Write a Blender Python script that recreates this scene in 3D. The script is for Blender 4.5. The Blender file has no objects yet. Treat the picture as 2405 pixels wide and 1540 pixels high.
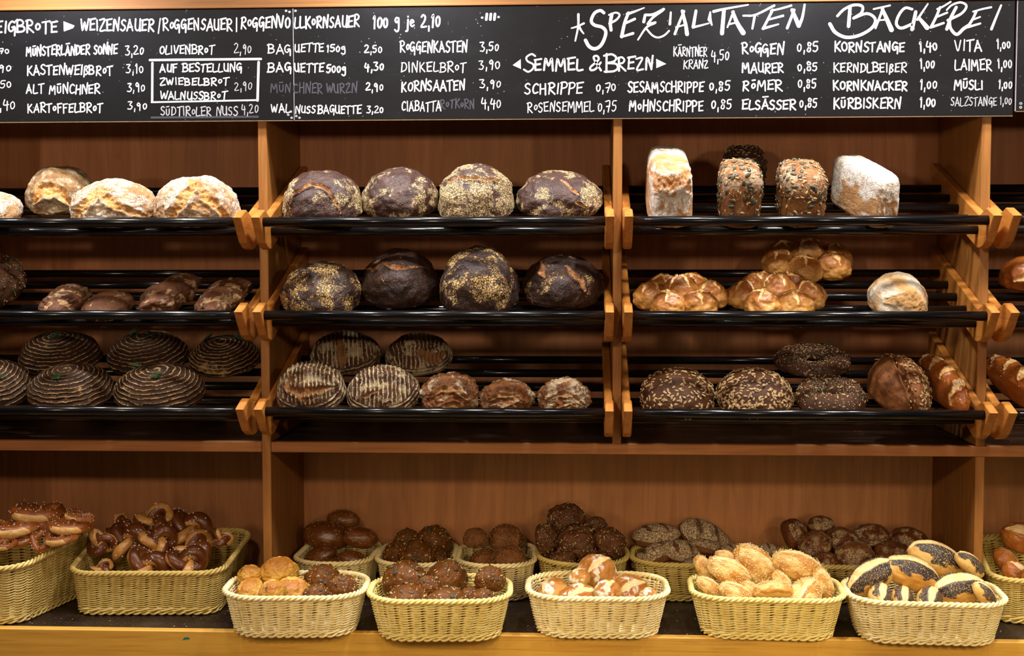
import bpy, math, random
import numpy as np
from mathutils import Matrix, Vector

# ------------------------------------------------------------------ camera, world, lights, exposure
SC = bpy.context.scene
COL = SC.collection
Z0 = 1.5                                    # eye height above the shop floor
IW, IH, FPX = 2405, 1540, 3117.3
YAW, PIT, ROL = .05206, .06121, -.00153
CAM = np.array([0., -3., Z0])
_cy, _sy, _cp, _sp = math.cos(YAW), math.sin(YAW), math.cos(PIT), math.sin(PIT)
FW = np.array([-_sy*_cp, _cy*_cp, -_sp]); _r = np.array([_cy, _sy, 0.]); _u = np.cross(_r, FW)
RT = _r*math.cos(ROL)+_u*math.sin(ROL); UP = -_r*math.sin(ROL)+_u*math.cos(ROL)

cd = bpy.data.cameras.new('camera'); cam = bpy.data.objects.new('camera', cd); COL.objects.link(cam)
cd.sensor_fit = 'HORIZONTAL'; cd.sensor_width = 36.; cd.lens = 36.*FPX/IW; cd.clip_start = .05
cam.matrix_world = Matrix(((RT[0], UP[0], -FW[0], CAM[0]), (RT[1], UP[1], -FW[1], CAM[1]), (RT[2], UP[2], -FW[2], CAM[2]), (0, 0, 0, 1)))
SC.camera = cam
vs = SC.view_settings
vs.view_transform = 'Standard'; vs.look = 'None'; vs.gamma = 1.; vs.exposure = 0.0; vs.use_curve_mapping = False
w = bpy.data.worlds.new('room_glow'); SC.world = w; w.use_nodes = True
bg = w.node_tree.nodes['Background']; bg.inputs[0].default_value = (1., .8, .6, 1); bg.inputs[1].default_value = .012

R_ = math.radians
def lamp(name, kind, loc, power, color, **k):
    ld = bpy.data.lights.new(name, kind); ld.energy = power; ld.color = color
    for a, v in k.items():
        if a != 'aim': setattr(ld, a, v)
    o = bpy.data.objects.new(name, ld); COL.objects.link(o); o.location = loc
    if 'aim' in k:
        o.rotation_euler = (Vector(k['aim'])-Vector(loc)).to_track_quat('-Z', 'Y').to_euler()
    return o
# one downlight per bay close above the boards, and the pendant lamps of the shop behind the viewer
for x, p in ((-2.02, 22), (-1.18, 38), (-.41, 38), (.46, 38), (1.27, 22)):
    lamp('downlight', 'SPOT', (x, -.17, Z0+.77), p, (.93, .94, 1.), shadow_soft_size=.03, spot_size=2.6, spot_blend=.9, aim=(x, -.08, 0))
for x, p in ((-1.75, 36), (-.75, 66), (.25, 86), (1.25, 92), (2.1, 50)):
    lamp('track_spot', 'SPOT', (x, -.62, Z0+1.22), p, (1., .95, .87), shadow_soft_size=.10, spot_size=1.7, spot_blend=.8, aim=(x, 0, Z0-.35))
for x, p in ((-2.4, 30), (-.55, 35), (1.25, 30), (2.9, 14)):
    lamp('pendant_light', 'POINT', (x, -2.2, Z0+.34), p, (1., .76, .57), shadow_soft_size=.06)
for x, p in ((-1.3, 1.5), (-.8, 5), (-.3, 11), (.2, 13.5), (.7, 13.5), (1.2, 10)):  # added fill spots, aimed low to brighten the baskets and ledge front
    lamp('basket_fill', 'SPOT', (x, -1.0, Z0-.46), p, (1., .79, .40), shadow_soft_size=.08, spot_size=R_(62), spot_blend=.9, aim=(x, -.1, Z0-.90))

# ------------------------------------------------------------------ picture rays
def ray(px, py):
    return FW+RT*((px-IW/2)/FPX)-UP*((py-IH/2)/FPX)
def P(px, py, Y=None, X=None, Z=None):
    d = ray(px, py)
    if Y is not None: t = (Y-CAM[1])/d[1]
    elif X is not None: t = (X-CAM[0])/d[0]
    else: t = (Z-CAM[2])/d[2]
    return CAM+d*t
def proj(V):
    q = np.asarray(V)-CAM; z = q@FW
    return IW/2+FPX*(q@RT)/z, IH/2-FPX*(q@UP)/z

# ------------------------------------------------------------------ mesh helpers
def make(name, V, F, mat=None, parent=None, attrs=None, smooth=True):
    me = bpy.data.meshes.new(name)
    V = np.asarray(V, dtype=np.float32)
    if isinstance(F, np.ndarray):
        k = F.shape[1]; n = len(F)
        me.vertices.add(len(V)); me.vertices.foreach_set('co', V.ravel())
        me.loops.add(n*k); me.loops.foreach_set('vertex_index', F.astype(np.int32).ravel())
        me.polygons.add(n); me.polygons.foreach_set('loop_start', np.arange(0, n*k, k, dtype=np.int32))
        me.update(calc_edges=True)
    else:
        me.from_pydata(V.tolist(), [], F)
    if smooth:
        me.polygons.foreach_set('use_smooth', np.ones(len(me.polygons), dtype=bool))
    for a, v in (attrs or {}).items():
        at = me.attributes.new(a, 'FLOAT', 'POINT'); at.data.foreach_set('value', np.asarray(v, dtype=np.float32))
    me.validate(); me.update()
    if mat: me.materials.append(mat)
    return link(name, me, parent)
def link(name, me, parent=None):
    o = bpy.data.objects.new(name, me); COL.objects.link(o)
    if parent: o.parent = parent
    return o
def empty(name, loc=(0, 0, 0)):
    o = bpy.data.objects.new(name, None); COL.objects.link(o); o.location = loc; o.empty_display_size = .05
    return o
def tag(o, label, cat, group=None):
    o['label'] = label; o['category'] = cat
    if group: o['group'] = group
    return o
def struct(o, label=None):
    o['kind'] = 'structure'
    if label: o['label'] = label
    return o
class MB:
    def __init__(s): s.v = []; s.f = []; s.n = 0
    def add(s, V, F):
        s.v.append(np.asarray(V, dtype=float)); s.f += [tuple(i+s.n for i in f) for f in F]; s.n += len(V); return s
    def box(s, lo, hi, bev=0.0):
        x0, y0, z0 = lo; x1, y1, z1 = hi
        if not bev:
            V = [(x0, y0, z0), (x1, y0, z0), (x1, y1, z0), (x0, y1, z0), (x0, y0, z1), (x1, y0, z1), (x1, y1, z1), (x0, y1, z1)]
            return s.add(V, [(0, 3, 2, 1), (4, 5, 6, 7), (0, 1, 5, 4), (1, 2, 6, 5), (2, 3, 7, 6), (3, 0, 4, 7)])
        b = bev; V = []
        idx = {}
        for ix, x in enumerate((x0, x1)):
            for iy, y in enumerate((y0, y1)):
                for iz, z in enumerate((z0, z1)):
                    sx, sy, sz = (1-2*ix)*b, (1-2*iy)*b, (1-2*iz)*b
                    idx[ix, iy, iz] = len(V)
                    V += [(x, y+sy, z+sz), (x+sx, y, z+sz), (x+sx, y+sy, z)]
        F = []
        for a in (0, 1):
            q = [idx[a, 0, 0], idx[a, 1, 0], idx[a, 1, 1], idx[a, 0, 1]]; q = q if a else q[::-1]; F.append(tuple(q))
            q = [idx[0, a, 0]+1, idx[0, a, 1]+1, idx[1, a, 1]+1, idx[1, a, 0]+1]; q = q if a else q[::-1]; F.append(tuple(q))
            q = [idx[0, 0, a]+2, idx[1, 0, a]+2, idx[1, 1, a]+2, idx[0, 1, a]+2]; q = q if a else q[::-1]; F.append(tuple(q))
        for a in (0, 1):
            for c in (0, 1):
                F.append((idx[a, c, 0], idx[a, c, 1], idx[a, c, 1]+1, idx[a, c, 0]+1))
                F.append((idx[a, 0, c], idx[a, 1, c], idx[a, 1, c]+2, idx[a, 0, c]+2))
                F.append((idx[0, a, c]+1, idx[1, a, c]+1, idx[1, a, c]+2, idx[0, a, c]+2))
        for k in idx.values(): F.append((k, k+1, k+2))
        return s.add(V, F)
    def tube(s, pts, r, sides=8, closed=False, caps=True):
        V, F = tube(pts, r, sides, closed, caps); return s.add(V, F)
    def build(s, name, mat, parent=None, smooth=False):
        return make(name, np.concatenate(s.v), s.f, mat, parent, smooth=smooth)
def tube(pts, r, sides=8, closed=False, caps=True, up=(0, 0, 1)):
    pts = np.asarray(pts, dtype=float); n = len(pts)
    r = np.broadcast_to(np.asarray(r, dtype=float), (n,))
    if closed: t = np.roll(pts, -1, 0)-np.roll(pts, 1, 0)
    else: t = np.gradient(pts, axis=0)
    t /= np.linalg.norm(t, axis=1)[:, None]+1e-12
    nn = np.zeros_like(t); a = np.array(up, dtype=float)
    if abs(t[0]@a) > .9: a = np.array([0., 1., 0.])
    for i in range(n):                       # parallel transport
        a = a-(a@t[i])*t[i]; a /= np.linalg.norm(a)+1e-12; nn[i] = a
    bb = np.cross(t, nn)
    th = np.linspace(0, 2*math.pi, sides, endpoint=False)
    V = pts[:, None, :]+r[:, None, None]*(np.cos(th)[None, :, None]*nn[:, None, :]+np.sin(th)[None, :, None]*bb[:, None, :])
    V = V.reshape(-1, 3); F = []
    m = n if closed else n-1
    for i in range(m):
        j = (i+1) % n
        for k in range(sides):
            l = (k+1) % sides
            F.append((i*sides+k, i*sides+l, j*sides+l, j*sides+k))
    if caps and not closed:
        F.append(tuple(range(sides))[::-1]); F.append(tuple((n-1)*sides+k for k in range(sides)))
    return V, F
def prism(mb, poly, x0, x1, bev=.0025):
    """poly: (y, z) outline counter-clockwise seen from +x... extruded along x with softened edges"""
    p = np.array(poly, dtype=float); n = len(p)
    c = p.mean(0)
    d1 = p-np.roll(p, 1, 0); d2 = np.roll(p, -1, 0)-p
    n1 = np.stack([d1[:, 1], -d1[:, 0]], 1); n2 = np.stack([d2[:, 1], -d2[:, 0]], 1)
    n1 /= np.linalg.norm(n1, axis=1)[:, None]; n2 /= np.linalg.norm(n2, axis=1)[:, None]
    m = n1+n2; m /= np.maximum(.5, (m*n1).sum(1))[:, None]*1.0
    area = (p[:, 0]*np.roll(p[:, 1], -1)-np.roll(p[:, 0], -1)*p[:, 1]).sum()
    s = 1 if area > 0 else -1
    q = p-s*bev*m
    V = []
    for x, w in ((x0, q), (x0+bev, p), (x1-bev, p), (x1, q)): V += [(x, a, b) for a, b in w]
    F = []
    for k in range(3):
        for i in range(n):
            j = (i+1) % n; F.append((k*n+i, k*n+j, (k+1)*n+j, (k+1)*n+i))
    F.append(tuple(range(n))[::-1]); F.append(tuple(3*n+i for i in range(n)))
    if s < 0: F = [f[::-1] for f in F]
    return mb.add(V, F)

# ------------------------------------------------------------------ noise
_rs = np.random.RandomState(7); _perm = _rs.permutation(256); _perm = np.concatenate([_perm, _perm, _perm])
_grad = _rs.normal(size=(256, 3)); _grad /= np.linalg.norm(_grad, axis=1)[:, None]
def gnoise(p):
    p = np.asarray(p, dtype=float); i = np.floor(p).astype(int); f = p-i; i &= 255
    u = f*f*f*(f*(f*6-15)+10); out = 0
    for dx in (0, 1):
        for dy in (0, 1):
            for dz in (0, 1):
                h = _perm[_perm[_perm[i[:, 0]+dx]+i[:, 1]+dy]+i[:, 2]+dz]
                d = f-np.array([dx, dy, dz])
                w = (u[:, 0] if dx else 1-u[:, 0])*(u[:, 1] if dy else 1-u[:, 1])*(u[:, 2] if dz else 1-u[:, 2])
                out = out+w*(_grad[h]*d).sum(1)
    return out*1.6
def fbm(p, o=3, g=.5):
    s, a = 0, 1.
    for k in range(o): s = s+a*gnoise(p*(2**k)+k*17.3); a *= g
    return s
def sst(a, b, x):
    t = np.clip((x-a)/(b-a), 0, 1); return t*t*(3-2*t)
def segdist(U, pts):
    """distance of 2-D points U to a polyline, and the position along it 0..1"""
    pts = np.asarray(pts, dtype=float); best = np.full(len(U), 9.); pos = np.zeros(len(U)); n = len(pts)-1
    for k in range(n):
        a, b = pts[k], pts[k+1]; d = b-a; t = np.clip(((U-a)@d)/(d@d+1e-12), 0, 1)
        e = np.linalg.norm(U-a-t[:, None]*d, axis=1); m = e < best; best[m] = e[m]; pos[m] = (k+t[m])/n
    return best, pos
_cs = {}
def csphere(n):
    if n in _cs: return _cs[n]
    t = np.tan(np.linspace(-math.pi/4, math.pi/4, n+1)); V = []; F = []; key = {}
    for ax in range(3):
        for sg in (-1, 1):
            ids = np.zeros((n+1, n+1), dtype=int)
            for i in range(n+1):
                for j in range(n+1):
                    p = [0, 0, 0]; p[ax] = sg; p[(ax+1) % 3] = t[i]; p[(ax+2) % 3] = t[j]
                    k = (round(p[0]*1e5), round(p[1]*1e5), round(p[2]*1e5))
                    if k not in key: key[k] = len(V); V.append(p)
                    ids[i, j] = key[k]
            a, b, c, d = ids[:-1, :-1].ravel(), ids[1:, :-1].ravel(), ids[1:, 1:].ravel(), ids[:-1, 1:].ravel()
            F.append(np.stack([a, b, c, d] if sg > 0 else [a, d, c, b], 1))
    V = np.array(V, dtype=float); V /= np.linalg.norm(V, axis=1)[:, None]
    _cs[n] = (V, np.concatenate(F)); return _cs[n]
def normals(V, F):
    n = np.zeros_like(V); fn = np.cross(V[F[:, 2]]-V[F[:, 0]], V[F[:, 3]]-V[F[:, 1]])
    for k in range(F.shape[1]): np.add.at(n, F[:, k], fn)
    return n/(np.linalg.norm(n, axis=1)[:, None]+1e-12)

# ------------------------------------------------------------------ materials
def new_mat(name):
    m = bpy.data.materials.new(name); m.use_nodes = True; nt = m.node_tree; nt.nodes.clear()
    out = nt.nodes.new('ShaderNodeOutputMaterial'); b = nt.nodes.new('ShaderNodeBsdfPrincipled'); nt.links.new(b.outputs[0], out.inputs[0])
    return m, G(nt), b
class G:
    def __init__(s, nt): s.nt = nt
    def n(s, t, **k):
        x = s.nt.nodes.new('ShaderNode'+t)
        for a, v in k.items(): setattr(x, a, v)
        return x
    def set(s, sock, v):
        if hasattr(v, 'is_linked') or isinstance(v, bpy.types.NodeSocket): s.nt.links.new(v, sock)
        elif isinstance(v, (tuple, list)) and len(v) == 3 and sock.type == 'RGBA': sock.default_value = (*v, 1)
        else: sock.default_value = v
    def math(s, op, a, b=0., c=None, clamp=False):
        x = s.n('Math', operation=op, use_clamp=clamp); s.set(x.inputs[0], a); s.set(x.inputs[1], b)
        if c is not None: s.set(x.inputs[2], c)
        return x.outputs[0]
    def mix(s, f, a, b):
        x = s.n('Mix', data_type='RGBA', clamp_factor=True); s.set(x.inputs[0], f); s.set(x.inputs[6], a); s.set(x.inputs[7], b); return x.outputs[2]
    def step(s, a, b, x):
        m = s.n('MapRange', interpolation_type='SMOOTHSTEP', clamp=True); s.set(m.inputs[0], x); s.set(m.inputs[1], a); s.set(m.inputs[2], b); s.set(m.inputs[3], 0.); s.set(m.inputs[4], 1.); return m.outputs[0]
    def attr(s, n): return s.n('Attribute', attribute_name=n).outputs['Fac']
    def noise(s, v, sc, det=4, rough=.55, dist=0.):
        x = s.n('TexNoise'); s.set(x.inputs['Vector'], v); s.set(x.inputs['Scale'], sc); x.inputs['Detail'].default_value = det; x.inputs['Roughness'].default_value = rough; x.inputs['Distortion'].default_value = dist
        return x.outputs['Fac']
    def voro(s, v, sc, feature='F1', out='Distance', rnd=1.):
        x = s.n('TexVoronoi', feature=feature); s.set(x.inputs['Vector'], v); s.set(x.inputs['Scale'], sc); x.inputs['Randomness'].default_value = rnd; return x.outputs[out]
    def obj(s, rnd=True):
        c = s.n('TexCoord').outputs['Object']
        if not rnd: return c
        a = s.n('VectorMath', operation='ADD'); s.nt.links.new(c, a.inputs[0])
        r = s.n('ObjectInfo').outputs['Random']; k = s.math('MULTIPLY', r, 13.7); s.nt.links.new(k, a.inputs[1]); return a.outputs[0]
    def scale(s, v, xyz):
        m = s.n('Mapping'); s.set(m.inputs['Vector'], v); m.inputs['Scale'].default_value = xyz; return m.outputs[0]
    def bump(s, h, strength=.4, dist=.003, normal=None):
        b = s.n('Bump'); b.inputs['Strength'].default_value = strength; b.inputs['Distance'].default_value = dist; s.set(b.inputs['Height'], h)
        if normal: s.set(b.inputs['Normal'], normal)
        return b.outputs[0]

def deep(c, k=1.2): return tuple(x**k for x in c)
def crust(name, c1, c2, sc=30, cut=None, cut2=None, flour=None, fthr=.5, fsc=30, fw=.05, flb=.4, crack=0, crsc=120, crw=.09, rough=.6, spec=.28, bump=.5, bd=.003, ring=0, rthr=.55,
          speck=None, spsc=300, spthr=.3, top=None, coat=0., dark=None, dsc=40, blush=None):
    c1, c2 = deep(c1), deep(c2); dark = deep(dark) if dark else None; top = (deep(top[0]), top[1], top[2]) if top else None
    m, g, b = new_mat(name); v = g.obj()
    n1 = g.noise(v, sc, 6, .6, .3); col = g.mix(g.step(.3, .7, n1), c1, c2)
    if top:                                  # browning of the dome: (colour, from, to)
        col = g.mix(g.step(top[1], top[2], g.math('ADD', g.attr('top'), g.math('MULTIPLY', g.math('SUBTRACT', g.noise(v, sc*.7, 3), .5), .9))), col, top[0])
    if dark:
        col = g.mix(g.step(.55, .72, g.noise(v, dsc, 5, .65)), col, dark)
    if blush:                                # browner patches: (colour, from, to)
        col = g.mix(g.step(blush[1], blush[2], g.math('ADD', g.attr('fl'), g.math('MULTIPLY', g.math('SUBTRACT', g.noise(v, 45, 4), .5), .5))), col, blush[0])
    h = g.noise(v, 140, 6, .65)
    fine = g.noise(v, 420, 3, .6)
    h = g.math('ADD', h, g.math('MULTIPLY', fine, .35))
    ca = g.attr('cut')
    if cut:
        cc = g.mix(g.step(.35, .65, g.noise(v, 90, 5, .7)), cut, cut2 or tuple(x*.55 for x in cut))
        cm = g.step(.35, .65, g.math('ADD', ca, g.math('MULTIPLY', g.math('SUBTRACT', g.noise(v, 60, 4), .5), .5)))
        col = g.mix(cm, col, cc)
    if flour:
        nz = g.noise(v, fsc, 9, .72, .4)
        mk = g.step(fthr-fw, fthr+fw, g.math('ADD', nz, g.math('MULTIPLY', g.attr('fl'), flb)))
        if crack:
            wv = g.n('VectorMath', operation='ADD'); g.set(wv.inputs[0], v)
            nn = g.n('TexNoise'); g.set(nn.inputs['Vector'], v); nn.inputs['Scale'].default_value = 60; nn.inputs['Detail'].default_value = 3
            sc_ = g.n('VectorMath', operation='SCALE'); g.set(sc_.inputs[0], nn.outputs['Color']); sc_.inputs['Scale'].default_value = .02; g.nt.links.new(sc_.outputs[0], wv.inputs[1])
            e = g.voro(wv.outputs[0], crsc, 'DISTANCE_TO_EDGE'); em = g.step(crw*.25, crw, e)
            mk = g.math('MULTIPLY', mk, g.math('ADD', g.math('MULTIPLY', em, crack), 1-crack))
            h = g.math('ADD', h, g.math('MULTIPLY', em, .5*crack))
        mk = g.math('MULTIPLY', mk, g.math('SUBTRACT', 1., g.math('MULTIPLY', ca, .85 if cut else 0.)))
        if ring:
            rr = g.math('ADD', g.attr('rad'), g.math('ADD', g.math('MULTIPLY', g.math('SUBTRACT', g.noise(v, 60, 4, .6), .5), .7), g.math('MULTIPLY', g.math('SUBTRACT', g.noise(v, 14, 2), .5), 1.6)))
            tri = g.math('ABSOLUTE', g.math('SUBTRACT', g.math('FRACT', rr), .5)); tri = g.math('MULTIPLY', tri, 2.)
            ln = g.step(rthr, rthr+.22, tri)
            br = g.step(.36, .58, g.math('ADD', g.noise(v, 150, 5, .7), g.math('MULTIPLY', g.attr('fl'), .12)))
            mk = g.math('MAXIMUM', g.math('MULTIPLY', ln, br), g.math('MULTIPLY', mk, .7))
            mk = g.math('MULTIPLY', mk, g.math('SUBTRACT', 1., g.math('MULTIPLY', ca, .95)))
            h = g.math('ADD', h, g.math('MULTIPLY', tri, .8))
        fc = g.mix(g.step(.3, .7, g.noise(v, 200, 4)), flour, tuple(x*.72 for x in flour))
        col = g.mix(mk, col, fc)
        g.set(b.inputs['Roughness'], g.math('ADD', rough, g.math('MULTIPLY', mk, .9-rough)))
    else:
        b.inputs['Roughness'].default_value = rough
    if speck:
        vd = g.voro(v, spsc, 'F1'); sm = g.math('MULTIPLY', g.step(spthr+.12, spthr-.05, vd), g.step(.25, .6, g.math('ADD', g.attr('fl'), g.math('MULTIPLY', g.math('SUBTRACT', g.noise(v, 260, 3, .7), .5), 1.3))))
        sm = g.math('MULTIPLY', sm, g.math('SUBTRACT', 1., ca))
        col = g.mix(sm, col, speck); h = g.math('ADD', h, g.math('MULTIPLY', sm, .6))
    g.set(b.inputs['Base Color'], col); b.inputs['Specular IOR Level'].default_value = spec
    if coat: b.inputs['Coat Weight'].default_value = coat; b.inputs['Coat Roughness'].default_value = .25
    g.set(b.inputs['Normal'], g.bump(h, bump, bd)); b.inputs['Subsurface Weight'].default_value = 0.
    return m
def wood(name, c1, c2, axis='Z', fine=1., rough=.42, spec=.4, blotch=.3):
    c1, c2 = deep(c1), deep(c2)
    m, g, b = new_mat(name); v = g.obj()
    s = {'X': (1.2, 14, 14), 'Y': (14, 1.2, 14), 'Z': (14, 14, 1.2)}[axis]; s2 = {'X': (3, 120, 120), 'Y': (120, 3, 120), 'Z': (120, 120, 3)}[axis]
    a = g.noise(g.scale(v, s), 2.2, 6, .6, 1.2); f = g.noise(g.scale(v, s2), 2.0, 4, .6)
    col = g.mix(g.step(.3, .7, a), c1, c2)
    col = g.mix(g.math('MULTIPLY', g.step(.5, .72, f), .45*fine), col, tuple(x*.5 for x in c1))
    col = g.mix(g.math('MULTIPLY', g.step(.4, .75, g.noise(v, 5, 3)), blotch), col, tuple(x*.7 for x in c2))
    g.set(b.inputs['Base Color'], col); g.set(b.inputs['Roughness'], g.math('ADD', rough, g.math('MULTIPLY', f, .2))); b.inputs['Specular IOR Level'].default_value = spec
    g.set(b.inputs['Normal'], g.bump(f, .08, .002)); return m
def plain(name, col, rough=.5, spec=.4, var=0., sc=60, metal=0., coat=0., bump=0.):
    m, g, b = new_mat(name)
    if var:
        v = g.obj(); n = g.noise(v, sc, 4); g.set(b.inputs['Base Color'], g.mix(n, tuple(x*(1-var) for x in col), tuple(min(1, x*(1+var)) for x in col)))
        if bump: g.set(b.inputs['Normal'], g.bump(n, bump, .002))
    else: b.inputs['Base Color'].default_value = (*col, 1)
    b.inputs['Roughness'].default_value = rough; b.inputs['Specular IOR Level'].default_value = spec; b.inputs['Metallic'].default_value = metal; b.inputs['Coat Weight'].default_value = coat
    return m
M = {}
M['upright'] = wood('honey_beech_upright', (.31, .135, .030), (.41, .195, .05), 'Z')
M['side'] = wood('honey_beech_side', (.34, .14, .032), (.44, .20, .05), 'Z')
M['arm'] = wood('honey_beech_bracket', (.42, .165, .032), (.54, .25, .055), 'Y')
M['shelf'] = wood('honey_beech_board', (.38, .16, .05), (.48, .22, .075), 'X')
M['back'] = wood('brown_veneer', (.40, .178, .070), (.50, .235, .098), 'Z', .35, .5, .35, .35)
M['beam'] = wood('light_oak', (.22, .10, .027), (.28, .135, .04), 'X')
M['ledge'] = wood('oak_fascia', (.58, .33, .06), (.68, .42, .09), 'X')
def granite():
    m, g, b = new_mat('dark_granite'); v = g.obj(False)
    n = g.noise(v, 160, 5, .7); n2 = g.noise(v, 9, 4)
    col = g.mix(g.step(.52, .66, n), (.014, .009, .007), (.085, .038, .017))
    col = g.mix(g.math('MULTIPLY', g.step(.5, .7, n2), .4), col, (.05, .04, .03))
    cr = g.math('MULTIPLY', g.step(.16, .10, g.voro(v, 70)), g.step(.55, .6, g.noise(v, 25, 2)))
    col = g.mix(cr, col, (.5, .4, .28))
    g.set(b.inputs['Base Color'], col); b.inputs['Roughness'].default_value = .42; b.inputs['Specular IOR Level'].default_value = .22; return m
M['granite'] = granite()
def rodmat():
    m, g, b = new_mat('black_lacquer'); v = g.obj()
    sc = g.step(.70, .76, g.noise(g.scale(v, (60, 300, 300)), 3., 3, .7)); wr = g.step(.55, .68, g.noise(v, 5, 2))
    k = g.math('MULTIPLY', sc, wr)
    g.set(b.inputs['Base Color'], g.mix(k, (.004, .004, .0045), (.4, .4, .42))); b.inputs['Roughness'].default_value = .17; b.inputs['Specular IOR Level'].default_value = .4; return m
M['rod'] = rodmat()
def boardmat():
    m, g, b = new_mat('slate_black_board'); v = g.obj(False)
    n = g.noise(v, 7, 6, .65); sm = g.step(.5, .75, g.noise(g.scale(v, (3, 3, 10)), 2.2, 6, .7))
    col = g.mix(n, (.0022, .0022, .0028), (.0045, .0044, .0052)); col = g.mix(g.math('MULTIPLY', sm, .35), col, (.013, .0125, .015))
    d = g.math('MULTIPLY', g.step(.12, .06, g.voro(v, 90)), g.step(.5, .62, g.noise(v, 14, 2))); col = g.mix(g.math('MULTIPLY', d, .8), col, (.35, .34, .36))
    g.set(b.inputs['Base Color'], col); g.set(b.inputs['Roughness'], g.math('ADD', .42, g.math('MULTIPLY', n, .14))); b.inputs['Specular IOR Level'].default_value = .18
    g.set(b.inputs['Normal'], g.bump(g.noise(v, 500, 3, .7), .12, .001)); return m
M['board'] = boardmat()
M['chalk'] = plain('white_chalk_ink', (.56, .55, .58), .8, .2, .12, 300)
M['chalk_thin'] = plain('grey_chalk_ink', (.36, .355, .39), .85, .2, .2, 260)
M['chalk_ghost'] = plain('wiped_chalk', (.05, .05, .06), .85, .2, .3, 200)
M['edge'] = plain('worn_edge', (.22, .15, .08), .8, .2, .5, 120)
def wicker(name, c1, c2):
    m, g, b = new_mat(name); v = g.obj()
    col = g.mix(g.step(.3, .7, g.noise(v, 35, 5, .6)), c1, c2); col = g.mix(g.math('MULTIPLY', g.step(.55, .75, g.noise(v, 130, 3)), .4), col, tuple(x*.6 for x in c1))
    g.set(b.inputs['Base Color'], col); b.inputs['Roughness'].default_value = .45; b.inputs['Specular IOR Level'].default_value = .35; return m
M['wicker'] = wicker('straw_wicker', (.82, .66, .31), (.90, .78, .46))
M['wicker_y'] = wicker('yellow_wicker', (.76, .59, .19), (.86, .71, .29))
M['wicker_dim'] = wicker('dim_wicker', (.60, .44, .13), (.72, .56, .20))  # darker straw wicker: dim light on left and rear baskets put into colour
M['wicker_in'] = plain('shaded_wicker', (.30, .18, .06), .7, .2, .3, 80)

# ------------------------------------------------------------------ the shelf wall
DEP = .36
XL0, XL1, XM0, XM1, XR0, XR1 = -.7335, -.7131, .0714, .0914, .8831, .9037
XA0, XA1 = -1.548, -1.528                    # next upright, out of the frame
XE = 1.70                                    # end of the next bay
ZMT, ZMB = Z0-.4475, Z0-.4715                # middle shelf board
ZL = Z0-.838; YLF = -.165                    # ledge top and its front edge
ZTOP = Z0+.85
struct(MB().box((-3.2, -4.6, -.02), (3.2, DEP+.3, 0)).build('floor', plain('floor_tile', (.16, .11, .08), .5)))
struct(MB().box((-3.2, DEP+.2, 0), (3.2, DEP+.3, 2.9)).build('wall_back', plain('plaster', (.5, .42, .33), .8)))
struct(MB().box((-3.2, -4.6, 2.9), (3.2, DEP+.3, 2.95)).build('ceiling', plain('ceiling_paint', (.5, .45, .38), .8)))

unit = tag(empty('shelving_unit', (0, 0, 0)), 'honey brown wooden wall shelving unit with four bays holding all the bread racks', 'shelf')
for xa, xb in ((XA1, XL0), (XL1, XR0), (XR1, XE)):
    MB().box((xa-.01, DEP, ZL), (xb+.01, DEP+.018, ZTOP)).build('back_panel', M['back'], unit)
def upright(x0, x1, z0, z1):
    o = MB().box((x0, 0, z0), (x1, DEP, z1), .0015).build('upright', M['upright'], unit)
    return o
upright(XA0, XA1, ZL, ZTOP); upright(XL0, XL1, ZL, ZTOP)
upright(XM0, XM1, ZMT, ZTOP); upright(XR0, XR1, ZMT, ZTOP); upright(XR0, XR1, ZL, ZMB)
for xa, xb in ((XA1, XL0-.001), (XL1+.001, XE)):
    s = MB().box((xa, .0005, ZMB), (xb, .019, ZMT), .0015).build('shelf_board', M['shelf'], unit)
    MB().box((xa, .0195, ZMB+.001), (xb, DEP, ZMT-.0005)).build('shelf_top', M['granite'], s)['label'] = 'dark stone covered shelf top'
counter = tag(empty('display_ledge', (0, 0, ZL)), 'long dark stone display ledge with wooden front edge carrying the wicker baskets', 'counter')
MB().box((-2.2, YLF+.003, -.03), (2.2, DEP+.017, -.0004)).build('stone_top', M['granite'], counter)
MB().box((-2.2, YLF-.02, -.16), (2.2, YLF+.0025, .001), .002).build('front_edge', M['ledge'], counter)
MB().box((-2.2, YLF+.01, -ZL+.001), (2.2, DEP, -.0305)).build('base_cabinet', M['ledge'], counter)
# paint fleck on the edge
c = P(437, 1500, Y=YLF-.0205)
V = [(c[0]-.008, 0, -.003), (c[0]-.004, 0, .003), (c[0]+.002, 0, .004), (c[0]+.007, 0, .003), (c[0]+.008, 0, -.001), (c[0]+.002, 0, -.001)]
V = [(x, YLF-.0203, c[2]-ZL+z) for x, y, z in V]
make('paint_fleck', V, [tuple(range(6))], plain('teal_paint', (.0, .16, .13), .6), counter, smooth=False)
# wooden pelmet over the boards
zb = P(1200, 12, Y=-.0125)[2]
struct(MB().box((-2.3, -.0125, zb), (2.3, DEP, zb+.006), .001).box((-2.3, -.0095, zb+.006), (2.3, DEP, zb+.34)).build('trim_1', M['beam']), 'light oak pelmet running above the chalkboards')

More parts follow.
